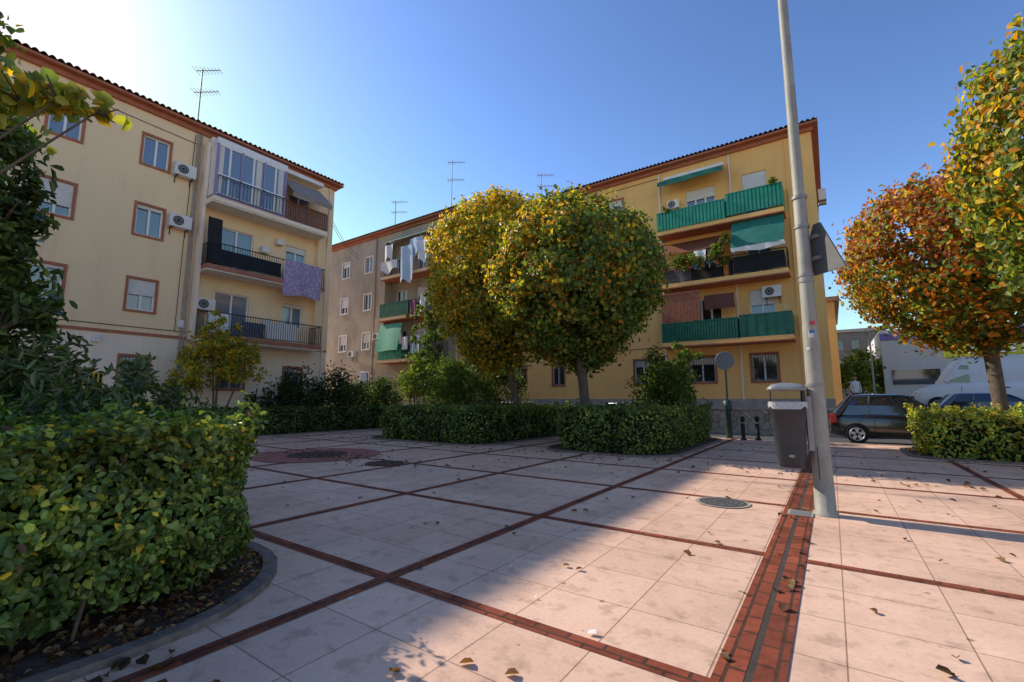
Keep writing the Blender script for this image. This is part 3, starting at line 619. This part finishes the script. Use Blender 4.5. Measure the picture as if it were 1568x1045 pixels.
shrub('climbing_shrub',[(-19.0,18.5,3.2,1.2,1.5),(-18.2,18.6,4.6,.8,1.4),(-20.3,19,2.4,1.2,1.2),(-16.5,18.4,2.2,1.4,1.1),(-18.6,18.7,6.0,.6,.8),(-19.2,18.9,7.0,.6,.9),(-18.3,18.6,7.8,.4,.7),(-20.2,18.9,5.2,.5,.9),(-20.8,19.1,6.6,.4,.7)],11500,.16,[G0,G1,G2,YG],[3,4,3,1],.4)
shrub('dark_bush',[(-23,19.2,1.6,1.5,1.3),(-26,19.5,1.5,1.7,1.2)],5000,.16,[G0,G1],[4,3],.4)
shrub('oleander_bush',[(-6.3,1.15,1.45,.75,.5),(-5.7,1.45,1.4,.5,.4),(-7.2,1.1,1.5,.8,.55),(-6.9,2.2,1.25,.6,.42)],4200,.13,[(.12,.16,.08),G1,(.21,.24,.13)],[3,4,2],.17,up=.5,m=M_gloss,sr=.02)
shrub('evergreen_tree',[(-6.35,.40,2.75,.58,.65),(-6.5,.22,3.5,.66,.7),(-6.15,.7,2.25,.4,.35),(-6.8,.6,2.3,.5,.5),(-6.6,.38,4.0,.45,.35),(-6.2,.6,3.2,.38,.45)],8500,.11,[G0,G1,(.06,.11,.035),G2],[4,4,1,.8],.38,trunk=(-6.9,.1),m=M_gloss,sr=.03)
shrub('mulberry_tree',[(-4.15,.40,3.42,.32,.10),(-4.4,.25,3.48,.34,.12),(-3.9,.55,3.36,.22,.08),(-4.55,.1,3.55,.3,.12),(-3.7,.70,3.28,.12,.06)],620,.095,[G2,YG,YL],[3,4,2],.72,trunk=(-5.4,-1.6),spread=.9,down=.6,sr=.018)
shrub('mulberry_tree',[(-5.0,-1.0,4.0,.8,.5),(-4.6,-1.6,4.5,1.2,.8),(-5.6,-1.6,4.6,1.3,.9)],3800,.13,[G2,YG,YL],[3,4,1.5],.75,trunk=(-5.4,-1.6),spread=.9,down=.6,sr=.06)
shrub('balcony_plants',[(-6.9,23.8,8.5,.4,.45),(-4.2,23.8,8.6,.5,.6),(-5.6,23.75,8.5,.8,.25),(-3.8,23.8,9.2,.35,.35),(-6.6,23.8,11.6,.25,.2),(-1.5,23.8,11.85,.25,.25)],3600,.12,[G0,G1,G2,OR],[3,4,3,.8],.5,sr=.0)
shrub('street_tree',[(2.0,46,3.6,2.0,1.8),(3.4,47,3.0,1.6,1.4)],3500,.28,[G1,G2,YG],[2,3,3],.6)
def scat(n,x0,x1,y0,y1): return np.column_stack([rng.uniform(x0,x1,n),rng.uniform(y0,y1,n),rng.uniform(.014,.02,n)])
P=np.concatenate([scat(140,-16,5,1.6,10),scat(130,-18,6,8,18),np.column_stack([rng.uniform(-.66,-.28,40),rng.uniform(1.5,18,40),np.full(40,.022)]),scat(260,-18,4,10.3,11.4),scat(160,-20,4,10,19),
  np.column_stack([rng.normal(-10,1.8,200),rng.normal(7.2,.5,200),np.full(200,.026)]),
  np.column_stack([-3.3+np.abs(rng.normal(size=60))*.25,rng.uniform(-.5,1.2,60),np.full(60,.02)])])
leaves('fallen_leaves',P,np.tile([0,0,1.],(len(P),1)),.065,palette(len(P),[BR,(.16,.09,.05),(.07,.045,.03),(.24,.16,.08)],[4,2,3,1]),.7,M_leaf,None,nk=3.0,fold=.18,sizevar=.5)
b=Build('paper_litter')
for (x,y,s_) in ((-1.35,2.75,.05),(-3.0,2.2,.04),(-1.9,3.0,.02),(.4,3.2,.03),(-2.4,3.4,.02),(1.0,2.6,.02)):
    b.add('scrap',M_white,[(x,y,.016),(x+s_,y+s_*.3,.02),(x+s_*.8,y+s_,.03),(x-s_*.1,y+s_*.8,.018)],[(0,1,2,3)])
b.finish()
# ------------------------------------------------------------------ STREET LAMP + BIN + SIGN
px,py=-.17,7.2
b=Build('street_lamp',(px,py,0))
b.tube('pole',M_pole,[(0,0,0),(0,0,.04),(0,0,.05),(0,0,.6),(0,0,2.4),(0,0,2.45),(0,0,4.2),(0,0,4.22),(0,0,9)],[.14,.138,.118,.11,.093,.088,.078,.07,.055],24)
for z in (1.62,.75,3.02,3.1,3.78,4.2): b.tube('clamps',M_steel,[(0,0,z),(0,0,z+.04)],[.112 if z<2 else .094]*2,24)
b.tube('lamp_arm',M_pole,[(0,0,8.9),(.5,0,9.1),(1.2,0,9.15)],.035,10); b.box('lamp_head',M_steel,1.1,1.8,-.15,.15,9.08,9.22)
b.tube('door_seam',M_dark,[(-.03,-.113,.45),(-.03,-.108,.85)],.004,4)
red=mat('sticker_red',(.45,.04,.05),.5); blu=mat('sticker_blue',(.05,.12,.4),.5); wh=mat('sticker_white',(.6,.6,.6),.5)
def sticker(m_,z0,z1,a0,a1,r_=.0985):
    vs=[];k=8
    for i in range(k+1):
        a=R(a0+(a1-a0)*i/k); vs+=[(r_*math.cos(a),r_*math.sin(a),z0),(r_*math.cos(a),r_*math.sin(a),z1)]
    b.add('stickers',m_,vs,[(2*i,2*i+2,2*i+3,2*i+1) for i in range(k)],True)
sticker(wh,2.26,2.36,-105,-70,.0965); sticker(red,2.43,2.48,-90,-50,.0955); sticker(blu,2.32,2.36,-98,-62,.0975); sticker(wh,2.1,2.14,-125,-100,.0985)
b.finish()
b=Build('traffic_sign_plate',(px+.04,py+.12,3.12),R(-42))
dk=mat('sign_back',(.10,.10,.10),.6,.2,5,metal=.1)
hs=.36; tri=[(-hs,0,0),(hs,0,0),(.05,0,.70),(-.05,0,.70)]
vs=[(x+.17,0,z) for x,_,z in tri]+[(x+.17,.025,z) for x,_,z in tri]
b.add('plate',dk,vs,[(0,1,2,3),(7,6,5,4),(0,4,5,1),(1,5,6,2),(2,6,7,3),(3,7,4,0)]); b.box('bracket',M_steel,-.12,.2,-.05,-.002,.2,.24); b.box('bracket',M_steel,-.1,.2,-.05,-.002,.5,.54); b.finish()
b=Build('litter_bin',(px-.325,py-.1,0),R(8))
def rrect(cx,cy,hx,hy,r_,z): return [(x,y,z) for x,y in rr(cx-hx,cx+hx,cy-hy,cy+hy,r_,5)]
rings=[(.135,.11,.58),(.155,.13,.60),(.17,.145,.75),(.20,.175,1.36),(.215,.19,1.37),(.215,.19,1.42),(.195,.17,1.42),(.19,.165,1.3)]
vs=[]
for hx,hy,z in rings:
    q=rrect(0,0,hx,hy,.08,z); k=len(q); vs+=q
fs=[(j*k+i,j*k+(i+1)%k,(j+1)*k+(i+1)%k,(j+1)*k+i) for j in range(len(rings)-1) for i in range(k)]
b.add('bucket',M_bin,vs,fs,True); b.add('bucket',M_bin,rrect(0,0,.135,.11,.08,.58),[tuple(range(k))]); b.add('bucket',M_dark,rrect(0,0,.19,.165,.08,1.3),[tuple(range(k))])
bag=mat('bin_bag',(.42,.43,.45),.4,.2,20,.5,40)
ro=rrect(0,0,.218,.193,.085,1.425); ri=rrect(0,0,.222,.197,.085,1.35)
ri=[(x,y,z+random.uniform(-.03,.03)) for x,y,z in ri]; b.add('bag_edge',bag,ro+ri,[(i,(i+1)%k,k+(i+1)%k,k+i) for i in range(k)],True)
vs=[]
for hx,hy,z in ((.215,.19,1.57),(.225,.2,1.585),(.22,.195,1.61),(.17,.14,1.655),(.06,.05,1.675)): vs+=rrect(0,0,hx,hy,.05 if hx<.1 else .08,z)
b.add('hood',M_steel,vs,[(j*k+i,j*k+(i+1)%k,(j+1)*k+(i+1)%k,(j+1)*k+i) for j in range(4) for i in range(k)]+[tuple(range(4*k,5*k)),tuple(range(k))[::-1]],True)
b.box('hood_support',M_bin,.17,.2,-.13,.13,1.38,1.6); b.box('hood_support',M_bin,-.2,-.185,-.12,-.09,1.4,1.58); b.box('bracket',M_steel,.2,.27,-.05,.05,.8,1.5)
b.box('ridge',M_steel,-.03,.03,-.18,-.135,.72,.75)
b.finish(bevel={'bracket':.01})
b=Build('traffic_sign',(-3.3,19.15,0))
b.tube('post',mat('green_post',(.02,.05,.04),.5),[(0,0,0),(0,0,3.2)],.04,10)
n=28; rr_=.34
vs=[(rr_*math.cos(2*math.pi*k/n),-.05,2.95+rr_*math.sin(2*math.pi*k/n)) for k in range(n)]+[(rr_*math.cos(2*math.pi*k/n),-.075,2.95+rr_*math.sin(2*math.pi*k/n)) for k in range(n)]
b.add('plate',mat('sign_grey',(.16,.19,.22),.5,.1,4,metal=.2),vs,[tuple(range(n)),tuple(range(n,2*n))[::-1]]+[(k,(k+1)%n,n+(k+1)%n,n+k) for k in range(n)])
b.tube('rim',M_steel,[(.34*math.cos(2*math.pi*k/n),-.062,2.95+.34*math.sin(2*math.pi*k/n)) for k in range(n+1)],.014,5)
b.tube('base_drum',mat('green_post',(.02,.05,.04)),[(0,0,0),(0,0,1.0),(0,0,1.05),(0,0,1.4),(0,0,1.45)],[.12,.12,.16,.16,.05],12)
b.finish()
for (x,y) in ((-2.75,18.7),(-2.3,18.9),(-.6,18.9)):
    b=Build('bollard',(x,y,0)); b.tube('post',M_iron,[(0,0,0),(0,0,.05),(0,0,.06),(0,0,.72),(0,0,.74),(0,0,.82),(0,0,.86)],[.11,.11,.07,.065,.085,.08,.03],14); b.tube('band',M_steel,[(0,0,.6),(0,0,.64)],.072,14); b.finish()
# ------------------------------------------------------------------ CARS
tyre=mat('tyre',(.015,.015,.015),.9,.2,10); rim=mat('alloy',(.45,.45,.46),.35,.1,5,metal=.7); redl=mat('tail_light',(.45,.01,.01),.2); hl=mat('head_light',(.6,.6,.62),.15)
def paint(name,c): return glassmat(name,c,.25)
def car(name,loc,rot,L,W,H,pm,van=False):
    b=Build(name,loc,rot); h=L/2; w=W/2; belt=H*.60 if not van else H*.52
    wr=.32
    if van: st=[(-h,.95*belt,.90,.35),(-h+.06,belt,.97,.25),(-h+.5,belt,1,.22),(0,belt,1,.22),(h-1.3,belt,1,.22),(h-.9,belt*.98,1,.22),(h-.35,belt*.8,.96,.22),(h-.06,belt*.66,.88,.25),(h,belt*.55,.8,.3)]
    else: st=[(-h,belt*.86,.80,.36),(-h+.07,belt*.97,.92,.27),(-h+.35,belt*1.0,.98,.22),(-h*.4,belt*1.0,1,.2),(h*.2,belt*.98,1,.2),(h*.45,belt*.95,.99,.2),(h*.72,belt*.88,.96,.2),(h-.12,belt*.74,.86,.24),(h,belt*.6,.74,.3)]
    vs=[];fs=[];K=10
    for (x,bz,wf,zb) in st:
        ww=w*wf
        ring=[(.86,zb),(.97,zb+.10),(1.0,zb+(bz-zb)*.45),(.985,zb+(bz-zb)*.8),(.93,bz)]
        vs+=[(x,-ww*a,z) for a,z in ring]+[(x,ww*a,z) for a,z in ring[::-1]]
    for j in range(len(st)-1):
        for i in range(K): fs.append((j*K+i,j*K+(i+1)%K,(j+1)*K+(i+1)%K,(j+1)*K+i))
    fs+=[tuple(range(K)),tuple(range((len(st)-1)*K,len(st)*K))[::-1]]
    b.add('body',pm,vs,fs,True)
    if van: xb0,xb1,xt0,xt1=-h+.08,h-1.0,-h+.14,h-1.75
    else: xb0,xb1,xt0,xt1=-h+.12,h*.47,-h+.60,h*.02
    wb,wt=w*.93,w*(.76 if not van else .84); z0=belt-.03; z1=H-.04
    g=pm if van else M_glassd
    vs=[]
    for t,zz in ((0,z0),(.5,(z0+z1)/2),(1,z1)):
        bul=.03*math.sin(math.pi*t)
        a0=xb0+(xt0-xb0)*t-bul; a1=xb1+(xt1-xb1)*t+bul*1.5; ww=wb+(wt-wb)*t+bul
        vs+=[(a0,-ww*.93,zz),(a0+.12,-ww,zz),(a1-.15,-ww,zz),(a1,-ww*.9,zz),(a1,ww*.9,zz),(a1-.15,ww,zz),(a0+.12,ww,zz),(a0,ww*.93,zz)]
    fs=[(j*8+i,j*8+(i+1)%8,(j+1)*8+(i+1)%8,(j+1)*8+i) for j in range(2) for i in range(8)]+[tuple(range(16,24))]
    b.add('cabin' if van else 'windows',g,vs,fs)
    vs=[]
    for s_,zz in ((1.03,z1-.03),(1.0,z1+.02),(.8,z1+.055),(.4,z1+.07)):
        cx=(xt0+xt1)/2; hx=(xt1-xt0)/2
        vs+=[(cx+(q*hx*s_),p*wt*s_,zz) for q,p in((-1,-.9),(-.92,-1),(.92,-1),(1,-.88),(1,.88),(.92,1),(-.92,1),(-1,.9))]
    b.add('roof',pm,vs,[(j*8+i,j*8+(i+1)%8,(j+1)*8+(i+1)%8,(j+1)*8+i) for j in range(3) for i in range(8)]+[tuple(range(24,32))],True)
    for sgn in (-1,1):
        if not van:
            b.tube('pillars',pm,[(xb0+.06,sgn*wb*.97,z0),((xb0+xt0)/2+.06,sgn*(wb+wt)/2*1.0,(z0+z1)/2),(xt0+.05,sgn*wt*.98,z1)],[.15,.12,.06],6)
            b.tube('pillars',pm,[(xb1-.05,sgn*wb*.97,z0),(xt1,sgn*wt*.98,z1)],.03,6)
            for f_ in (.32,.66): 
                xm=xb0+(xb1-xb0)*f_; b.tube('pillars',pm,[(xm,sgn*wb*1.0,z0),(xt0+(xt1-xt0)*(f_+.04),sgn*wt*1.01,z1)],.028,6)
        else:
            b.add('windows',M_glassd,[(h-2.0,sgn*(wb+.006),z0+.05),(h-1.15,sgn*(wb+.0),z0+.05),(h-1.75,sgn*(wt+.06),z1-.35),(h-2.0,sgn*(wt+.06),z1-.35)],[(0,1,2,3)])
        b.box('mirrors',pm,xb1-.25,xb1-.08,sgn*(w+.08)-.08,sgn*(w+.08)+.08,belt+.02,belt+.16)
        for xw in (-h+.72,h-.82):
            n=24; vs=[(xw+wr*1.18*math.cos(2*math.pi*k/n),sgn*(w+.004),max(wr+wr*1.18*math.sin(2*math.pi*k/n),.2)) for k in range(n)]
            b.add('wheel_arches',M_dark,vs,[tuple(range(n))])
            b.tube('wheels',tyre,[(xw,sgn*(w-.18),wr),(xw,sgn*(w-.0),wr),(xw,sgn*(w+.012),wr)],[wr,wr,wr*.93],24)
            b.add('wheels',M_dark,[(xw+wr*.66*math.cos(2*math.pi*k/n),sgn*(w+.016),wr+wr*.66*math.sin(2*math.pi*k/n)) for k in range(n)],[tuple(range(n))])
            for k in range(5):
                a=2*math.pi*k/5+.3; d=Vector((math.cos(a),0,math.sin(a))); c=Vector((xw,sgn*(w+.022),wr)); s_=Vector((-d.z,0,d.x))
                b.add('wheels',rim,[c+s_*.035,c-s_*.035,c+d*wr*.64-s_*.055,c+d*wr*.64+s_*.055],[(0,1,2,3)])
            b.tube('wheels',rim,[(xw+wr*.65*math.cos(2*math.pi*k/n),sgn*(w+.02),wr+wr*.65*math.sin(2*math.pi*k/n)) for k in range(n+1)],.018,5)
        for xd in (-h*.42,h*.02,h*.44):
            b.box('door_seams',M_dark,xd,xd+.012,sgn*(w+.001)-.004,sgn*(w+.001)+.004,.42,belt*.86)
        b.box('door_handles',M_dark if van else pm,-.25,-.08,sgn*(w+.015)-.012,sgn*(w+.015)+.012,belt*.82,belt*.85)
        b.box('sills',M_dark,-h+1.2,h-1.3,sgn*(w*.97)-.02,sgn*(w*.97)+.02,.2,.3)
        b.box('tail_lights',redl,-h-.005,-h+.2,sgn*w*.86-.09,sgn*w*.86+.1,belt*.68,belt*.97)
        b.box('head_lights',hl,h-.25,h-.03,sgn*w*.72-.12,sgn*w*.72+.12,belt*.56,belt*.7)
    b.box('bumpers',M_dark,-h-.03,-h+.1,-w*.8,w*.8,.32,.45); b.box('plate',M_white,-h-.04,-h-.03,-.26,.26,.6,.71)
    b.finish(bevel={'mirrors':.04,'tail_lights':.03,'head_lights':.04,'bumpers':.03})
black=paint('black_car_paint',(.005,.005,.007)); blue=paint('blue_car_paint',(.02,.04,.12)); whitep=mat('white_van_paint',(.8,.8,.8),.4,.05,3); silver=paint('silver_paint',(.35,.36,.37))
car('parked_car',(2.0,20.7,-.04),0,4.2,1.75,1.66,black)
car('parked_car',(5.6,26.3,.28),0,4.2,1.72,1.42,blue)
car('parked_van',(6.3,30.4,.90),math.pi,6.0,2.0,2.55,whitep,True)
car('parked_car',(-13.5,20.8,-.1),0,4.2,1.75,1.45,silver); car('parked_car',(-8.6,20.9,-.1),math.pi,4.1,1.7,1.45,blue)
# ------------------------------------------------------------------ background buildings
b=Build('industrial_building')
iw=mat('industrial_cladding',(.60,.56,.52),.7,.08,1.5)
b.box('walls',iw,3.4,40,45,60,.8,6.8); b.box('stripe',mat('violet_stripe',(.20,.15,.42),.7),3.35,40,44.9,44.995,6.0,6.5)
b.box('sign_panel',mat('lime_sign',(.62,.60,.03),.5),6.9,20,44.8,44.9,4.5,5.7); b.box('window_band',M_glassd,3.9,6.6,44.92,44.99,2.6,3.7)
for i,x in enumerate((8.2,9.5,10.8,12.1)):
    b.box('letters',M_white,x,x+.25,44.72,44.8,4.7,5.55); b.box('letters',M_white,x+.25,x+.8,44.72,44.8,4.7 if i else 5.35,4.9 if i else 5.55)
    if i<2: b.box('letters',M_white,x+.8,x+1.0,44.72,44.8,5.0 if i==0 else 4.7,5.55)
b.finish()
b=Build('distant_building'); b.box('walls',mat('distant_brown',(.22,.17,.14),.9,.15,.5),-2,6.5,80,95,.8,11); b.box('roof',M_conc,-2.3,6.8,79.7,95.3,11,11.4)
for i in range(4):
    for j in range(3): b.box('windows',M_glassd,-.8+i*1.8,.1+i*1.8,79.9,79.99,3+j*2.7,4.4+j*2.7)
b.finish()
b=Build('distant_building'); b.box('walls',yellow,-1.0,.6,38,50,.8,8.2); b.box('roof',M_tile,-1.3,.9,37.7,50.3,8.2,8.5); b.finish()
b=Build('distant_building'); b.box('walls',M_white,40,90,50,60,.8,9); b.finish()
b=Build('utility_pole',(2.2,36,.9)); b.tube('pole',M_steel,[(0,0,0),(0,0,4.8)],.05,8); b.box('head',M_steel,-.5,.1,-.1,.1,4.75,4.85); b.finish()
# ------------------------------------------------------------------ person
def person(name,loc,rot):
    root=bpy.data.objects.new(name,None); scene.collection.objects.link(root); root.location=loc; root.rotation_euler=(0,0,rot)
    V=[(0,0,.93),(0,0,1.15),(0,0,1.38),(0,0,1.48),(0,0,1.54), (.09,0,.88),(.11,.05,.5),(.11,0,.08),(.11,.13,.03),(-.09,0,.88),(-.11,-.05,.5),(-.12,-.14,.09),(-.12,-.02,.03),
       (.17,0,1.4),(.22,.02,1.12),(.2,.14,.9),(-.17,0,1.4),(-.23,-.03,1.12),(-.21,.05,.88)]
    Ed=[(0,1),(1,2),(2,3),(3,4),(0,5),(5,6),(6,7),(7,8),(0,9),(9,10),(10,11),(11,12),(2,13),(13,14),(14,15),(2,16),(16,17),(17,18)]
    Rr=[.13,.13,.14,.06,.055,.095,.065,.045,.04,.095,.065,.045,.04,.065,.045,.032,.065,.045,.032]
    me=bpy.data.meshes.new('body'); me.from_pydata(V,Ed,[]); o=bpy.data.objects.new('body',me); scene.collection.objects.link(o); o.parent=root
    s_=o.modifiers.new('s','SKIN'); sv=me.skin_vertices[0].data
    for i,r_ in enumerate(Rr): sv[i].radius=(r_*1.1,r_*.8)
    sv[0].use_root=True
    o.modifiers.new('ss','SUBSURF').levels=2; o.modifiers['ss'].render_levels=2
    m=bpy.data.materials.new('clothes'); nt,pb=nodes(m); tc=nt.nodes.new('ShaderNodeTexCoord'); sp=nt.nodes.new('ShaderNodeSeparateXYZ'); nt.links.new(tc.outputs['Object'],sp.inputs[0])
    r=nt.nodes.new('ShaderNodeValToRGB'); r.color_ramp.interpolation='CONSTANT'; e=r.color_ramp.elements; e[0].color=(.03,.04,.07,1); e[1].position=.55; e[1].color=(.7,.68,.65,1); q=e.new(.94); q.color=(.45,.28,.2,1)
    mt=nt.nodes.new('ShaderNodeMath'); mt.operation='DIVIDE'; mt.inputs[1].default_value=1.6; nt.links.new(sp.outputs['Z'],mt.inputs[0]); nt.links.new(mt.outputs[0],r.inputs['Fac']); nt.links.new(r.outputs[0],pb.inputs['Base Color'])
    me.materials.append(m)
    skin=mat('skin',(.45,.28,.2),.6,.05); hair=mat('hair',(.03,.02,.015),.8,.2)
    bm=bmesh.new(); bmesh.ops.create_uvsphere(bm,u_segments=16,v_segments=12,radius=1)
    for v_ in bm.verts:
        v_.co=Vector((v_.co.x*.075,v_.co.y*.095,v_.co.z*.115+1.63))
        if v_.co.z<1.6: v_.co.x*=.85
    bmesh.ops.create_cone(bm,cap_ends=True,segments=6,radius1=.014,radius2=.004,depth=.05,matrix=Matrix.Translation((0,.1,1.62))@Matrix.Rotation(R(60),4,'X'))
    for f_ in bm.faces: f_.smooth=True; f_.material_index=1 if (f_.calc_center_median().z>1.68 or f_.calc_center_median().y<-.03) else 0
    me=bpy.data.meshes.new('head'); bm.to_mesh(me); bm.free(); me.materials.append(skin); me.materials.append(hair); o=bpy.data.objects.new('head',me); scene.collection.objects.link(o); o.parent=root
person('pedestrian',(1.03,29.2,.92),R(200))
# ------------------------------------------------------------------ light / sky / camera
sd=Vector((-1,-.05,0)).normalized(); el=R(34.5); sdir=Vector((sd.x*math.cos(el),sd.y*math.cos(el),math.sin(el)))
ld=bpy.data.lights.new('sun','SUN'); ld.energy=5.0; ld.angle=R(.5); ld.color=(1,.90,.76); lo=bpy.data.objects.new('sun',ld); scene.collection.objects.link(lo)
lo.rotation_euler=sdir.to_track_quat('Z','Y').to_euler()
w=bpy.data.worlds.new('World'); scene.world=w; w.use_nodes=True; nt=w.node_tree
sk=nt.nodes.new('ShaderNodeTexSky'); sk.sky_type='NISHITA'; sk.sun_disc=False; sk.sun_elevation=el; sk.sun_rotation=math.atan2(sd.x,sd.y)
sk.air_density=1.0; sk.dust_density=.3; sk.ozone_density=2.0
v1=nt.nodes.new('ShaderNodeVectorMath'); v1.operation='SCALE'; v1.inputs['Scale'].default_value=.15
gm=nt.nodes.new('ShaderNodeGamma'); gm.inputs['Gamma'].default_value=1.4
hs_=nt.nodes.new('ShaderNodeVectorMath'); hs_.operation='MULTIPLY'; hs_.inputs[1].default_value=(1.93,1.88,1.90)
mn=nt.nodes.new('ShaderNodeVectorMath'); mn.operation='MINIMUM'; mn.inputs[1].default_value=(1.1,1.08,1.08)
v2=nt.nodes.new('ShaderNodeVectorMath'); v2.operation='SCALE'; v2.inputs['Scale'].default_value=1/.15
nt.links.new(sk.outputs[0],v1.inputs[0]); nt.links.new(v1.outputs[0],gm.inputs['Color']); nt.links.new(gm.outputs[0],hs_.inputs[0]); nt.links.new(hs_.outputs[0],mn.inputs[0]); nt.links.new(mn.outputs[0],v2.inputs[0])
bg=nt.nodes['Background']; bg.inputs['Strength'].default_value=.15
nt.links.new(v2.outputs[0],bg.inputs['Color'])
cd=bpy.data.cameras.new('camera'); cam=bpy.data.objects.new('camera',cd); scene.collection.objects.link(cam)
cam.location=(0,0,1.45); cam.rotation_euler=(R(97.36),0,R(34.9)); cd.lens=16; cd.sensor_width=36; cd.clip_end=1500; cd.clip_start=.05
scene.camera=cam
scene.view_settings.view_transform='Standard'; scene.view_settings.look='None'; scene.view_settings.exposure=0
